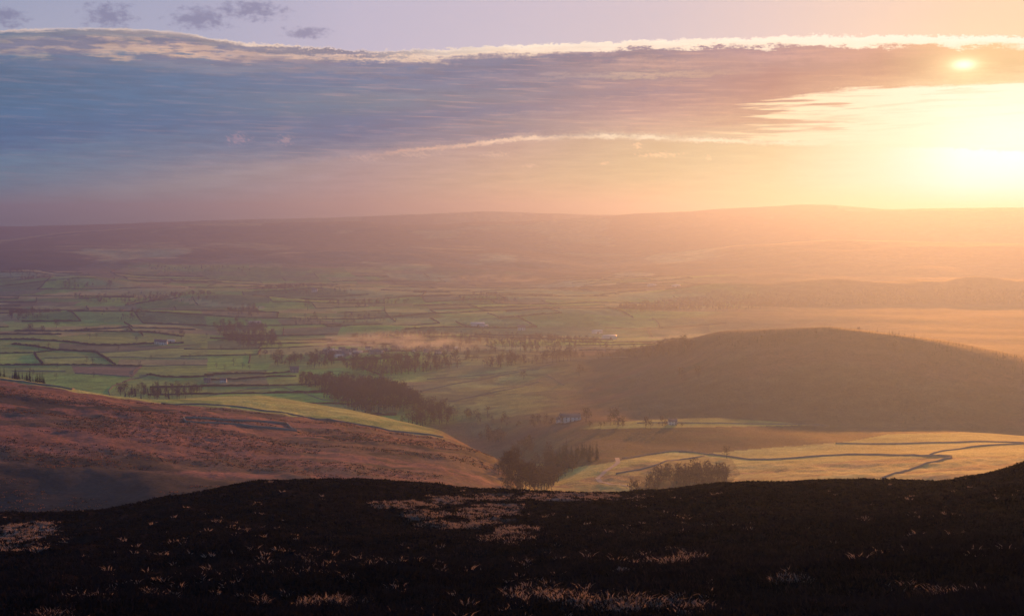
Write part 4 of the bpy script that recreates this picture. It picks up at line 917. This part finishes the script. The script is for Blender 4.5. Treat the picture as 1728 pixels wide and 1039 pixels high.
# the lit lip of the lower bank only shows right of centre
lip = t.m('MULTIPLY', t.mr(t.m('ABSOLUTE', t.m('SUBTRACT', t.m('SUBTRACT', eld, e2), 0.0)), 0.0, 0.13, 1.0, 0.0, 'SMOOTHSTEP'), t.m('MULTIPLY', t.mr(azd, A(570), A(760)), t.mr(azd, A(1420), A(1600), 1.0, 0.0)))
lipn = t.m('MULTIPLY', lip, t.mr(nlow, 0.38, 0.56, 0.12, 1.0))
e3 = t.m('ADD', curve([(-250, 172), (1000, 172), (1300, 170), (1400, 155), (1500, 150), (1600, 147), (1780, 136)]), t.m('MULTIPLY', rag, 0.3))
nst3 = t.noise(t.xyz(t.m('MULTIPLY', azd, 0.35), t.m('MULTIPLY', t.m('SUBTRACT', eld, t.m('MULTIPLY', azd, 0.01)), 7.0), 9.0), 0.8, 5, 0.55)
fib0 = t.noise(t.xyz(t.m('MULTIPLY', azd, 0.7), t.m('SUBTRACT', t.m('MULTIPLY', eld, 13.0), t.m('MULTIPLY', azd, 0.25)), 12.0), 0.6, 6, 0.6)
openf = t.mr(t.m('ADD', t.mr(azd, A(1120), A(1480), 0.0, 1.0), t.m('MULTIPLY', t.m('SUBTRACT', nst3, 0.5), 2.6)), 0.38, 0.62)
openf = t.m('MULTIPLY', t.m('MULTIPLY', openf, t.mr(t.m('SUBTRACT', t.m('ADD', e3, t.m('MULTIPLY', t.m('SUBTRACT', fib0, 0.5), 0.6)), eld), -0.03, 0.09)), t.mr(azd, A(1080), A(1250)))
patch = t.noise(t.xyz(azd, t.m('MULTIPLY', eld, 4.5), 7.0), 0.8, 6, 0.6)
band = t.m('MULTIPLY', t.m('MULTIPLY', t.mr(s_raw, 0.02, 0.05), t.mr(s_raw, 0.16, 0.24, 1.0, 0.0)), t.mr(azd, A(380), A(620), 1.0, 0.0))
gm = t.mix(t.m('MULTIPLY', t.m('MULTIPLY', t.mr(patch, 0.44, 0.56), band), 0.85), gm, srgb(122, 126, 152))
gm = t.mix(t.m('MULTIPLY', openf, t.mr(fib0, 0.36, 0.5, 0.55, 1.0)), gm, t.mix(t.mr(azd, A(1150), A(1600)), srgb(250, 222, 172), srgb(255, 248, 225)))
skyc = t.mix(lo_, gm, gb)
skyc = t.mix(t.m('MULTIPLY', lipn, 0.95), skyc, t.mix(t.mr(azd, A(600), A(1050)), srgb(238, 178, 155), srgb(255, 236, 205)))
skyc = t.mix(pf, skyc, pcol)
# streaky tone and fine mottling of the bank
tone = t.m('ADD', 1.0, t.m('ADD', t.m('MULTIPLY', t.m('SUBTRACT', nst, 0.5), t.mr(azd, A(900), A(1500), 0.6, 0.1)), t.m('MULTIPLY', t.m('SUBTRACT', nlp2, 0.5), 0.07)))
skyc = t.mix(1.0, skyc, t.xyz(tone, tone, tone), 'MULTIPLY')
fib = t.noise(t.xyz(t.m('MULTIPLY', azd, 0.8), t.m('ADD', t.m('MULTIPLY', eld, 15.0), t.m('MULTIPLY', azd, 0.35)), 2.0), 0.6, 6, 0.62)
inb = t.m('MULTIPLY', t.m('MULTIPLY', t.mr(t.m('SUBTRACT', e1, eld), 0.15, 0.5), t.mr(t.m('SUBTRACT', eld, e2), -0.1, 0.5)), t.mr(azd, A(1050), A(1350), 1.0, 0.25))
skyc = t.mix(t.m('MULTIPLY', t.m('MULTIPLY', t.mr(fib, 0.52, 0.74), inb), 0.42), skyc, t.mix(t.mr(azd, A(200), A(1100)), srgb(148, 142, 162), srgb(240, 190, 165)))
skyc = t.mix(t.m('MULTIPLY', t.m('MULTIPLY', t.mr(fib, 0.46, 0.26), inb), 0.30), skyc, t.mix(t.mr(azd, A(200), A(1100)), srgb(80, 96, 132), srgb(150, 112, 130)))
skyc = t.mix(up_, skyc, gt)
# brightness around the sun: the disc dimly through the bank, the blaze under it
def glow(px, py, wx, wy, power=1.0):
    a_ = t.m('DIVIDE', t.m('SUBTRACT', azd, A(px)), wx / F * 57.3); b_ = t.m('DIVIDE', t.m('SUBTRACT', eld, E(px, py)), wy / F * 57.3)
    d2 = t.m('ADD', t.m('MULTIPLY', a_, a_), t.m('MULTIPLY', b_, b_)); return t.m('EXPONENT', t.m('MULTIPLY', d2, -power))
for (q, c, k) in [((1616, 113, 42, 18), (1.0, .75, .40), .35), ((1620, 112, 17, 8), (1.0, .95, .75), .8), ((1720, 245, 130, 70), (1.0, .92, .80), .35)]:
    g_ = t.m('MULTIPLY', glow(*q), k)
    skyc = t.mix(1.0, skyc, t.mix(1.0, t.xyz(g_, g_, g_), (*c, 1), 'MULTIPLY'), 'ADD')
skyc = t.mix(1.0, skyc, (SKYK, SKYK, SKYK, 1), 'MULTIPLY')
ns = t.new('ShaderNodeTexSky', sky_type='NISHITA'); ns.sun_disc = False; ns.sun_elevation = SUN_EL; ns.sun_rotation = SUN_AZ
ns.altitude = 300; ns.dust_density = 1.0; ns.ozone_density = 3.0
nk = 0.15
nsc = t.mix(1.0, ns.outputs[0], (nk, nk, nk, 1), 'MULTIPLY')
away = t.m('MAXIMUM', t.mr(eld, 9.5, 18, 0, 1, 'SMOOTHSTEP'), t.mr(t.m('ABSOLUTE', azd), 30, 60, 0, 1, 'SMOOTHSTEP'))
t.put(bg.inputs[0], t.mix(away, skyc, nsc)); bg.inputs[1].default_value = 1.0

hm, ht, ho = material('haze_air'); pv = ht.new('ShaderNodeVolumePrincipled'); ht.l.new(pv.outputs[0], ho.inputs['Volume'])
pv.inputs['Color'].default_value = (0.172, 0.245, 0.60, 1); pv.inputs['Density'].default_value = 1.85e-4; pv.inputs['Anisotropy'].default_value = 0.715
x0, x1, y0, y1, z0, z1 = -11100, 11100, -11100, 11100, float(H.min()) - 20, float(max(H.max(), EYE)) + 25
Vb = [(x, y, z) for x in (x0, x1) for y in (y0, y1) for z in (z0, z1)]
hz_o = mk('haze', Vb, [(0, 1, 3, 2), (4, 6, 7, 5), (0, 4, 5, 1), (2, 3, 7, 6), (0, 2, 6, 4), (1, 5, 7, 3)], hm)
tag(hz_o, 'thin warm haze filling the valley air', kind='stuff')
try: hm.cycles.homogeneous_volume = True
except Exception: pass
cy = scene.cycles
cy.use_denoising = True; cy.max_bounces = 6; cy.diffuse_bounces = 2; cy.glossy_bounces = 1; cy.volume_bounces = 0; cy.transparent_max_bounces = 12
cy.sample_clamp_indirect = 4; cy.caustics_reflective = False; cy.caustics_refractive = False
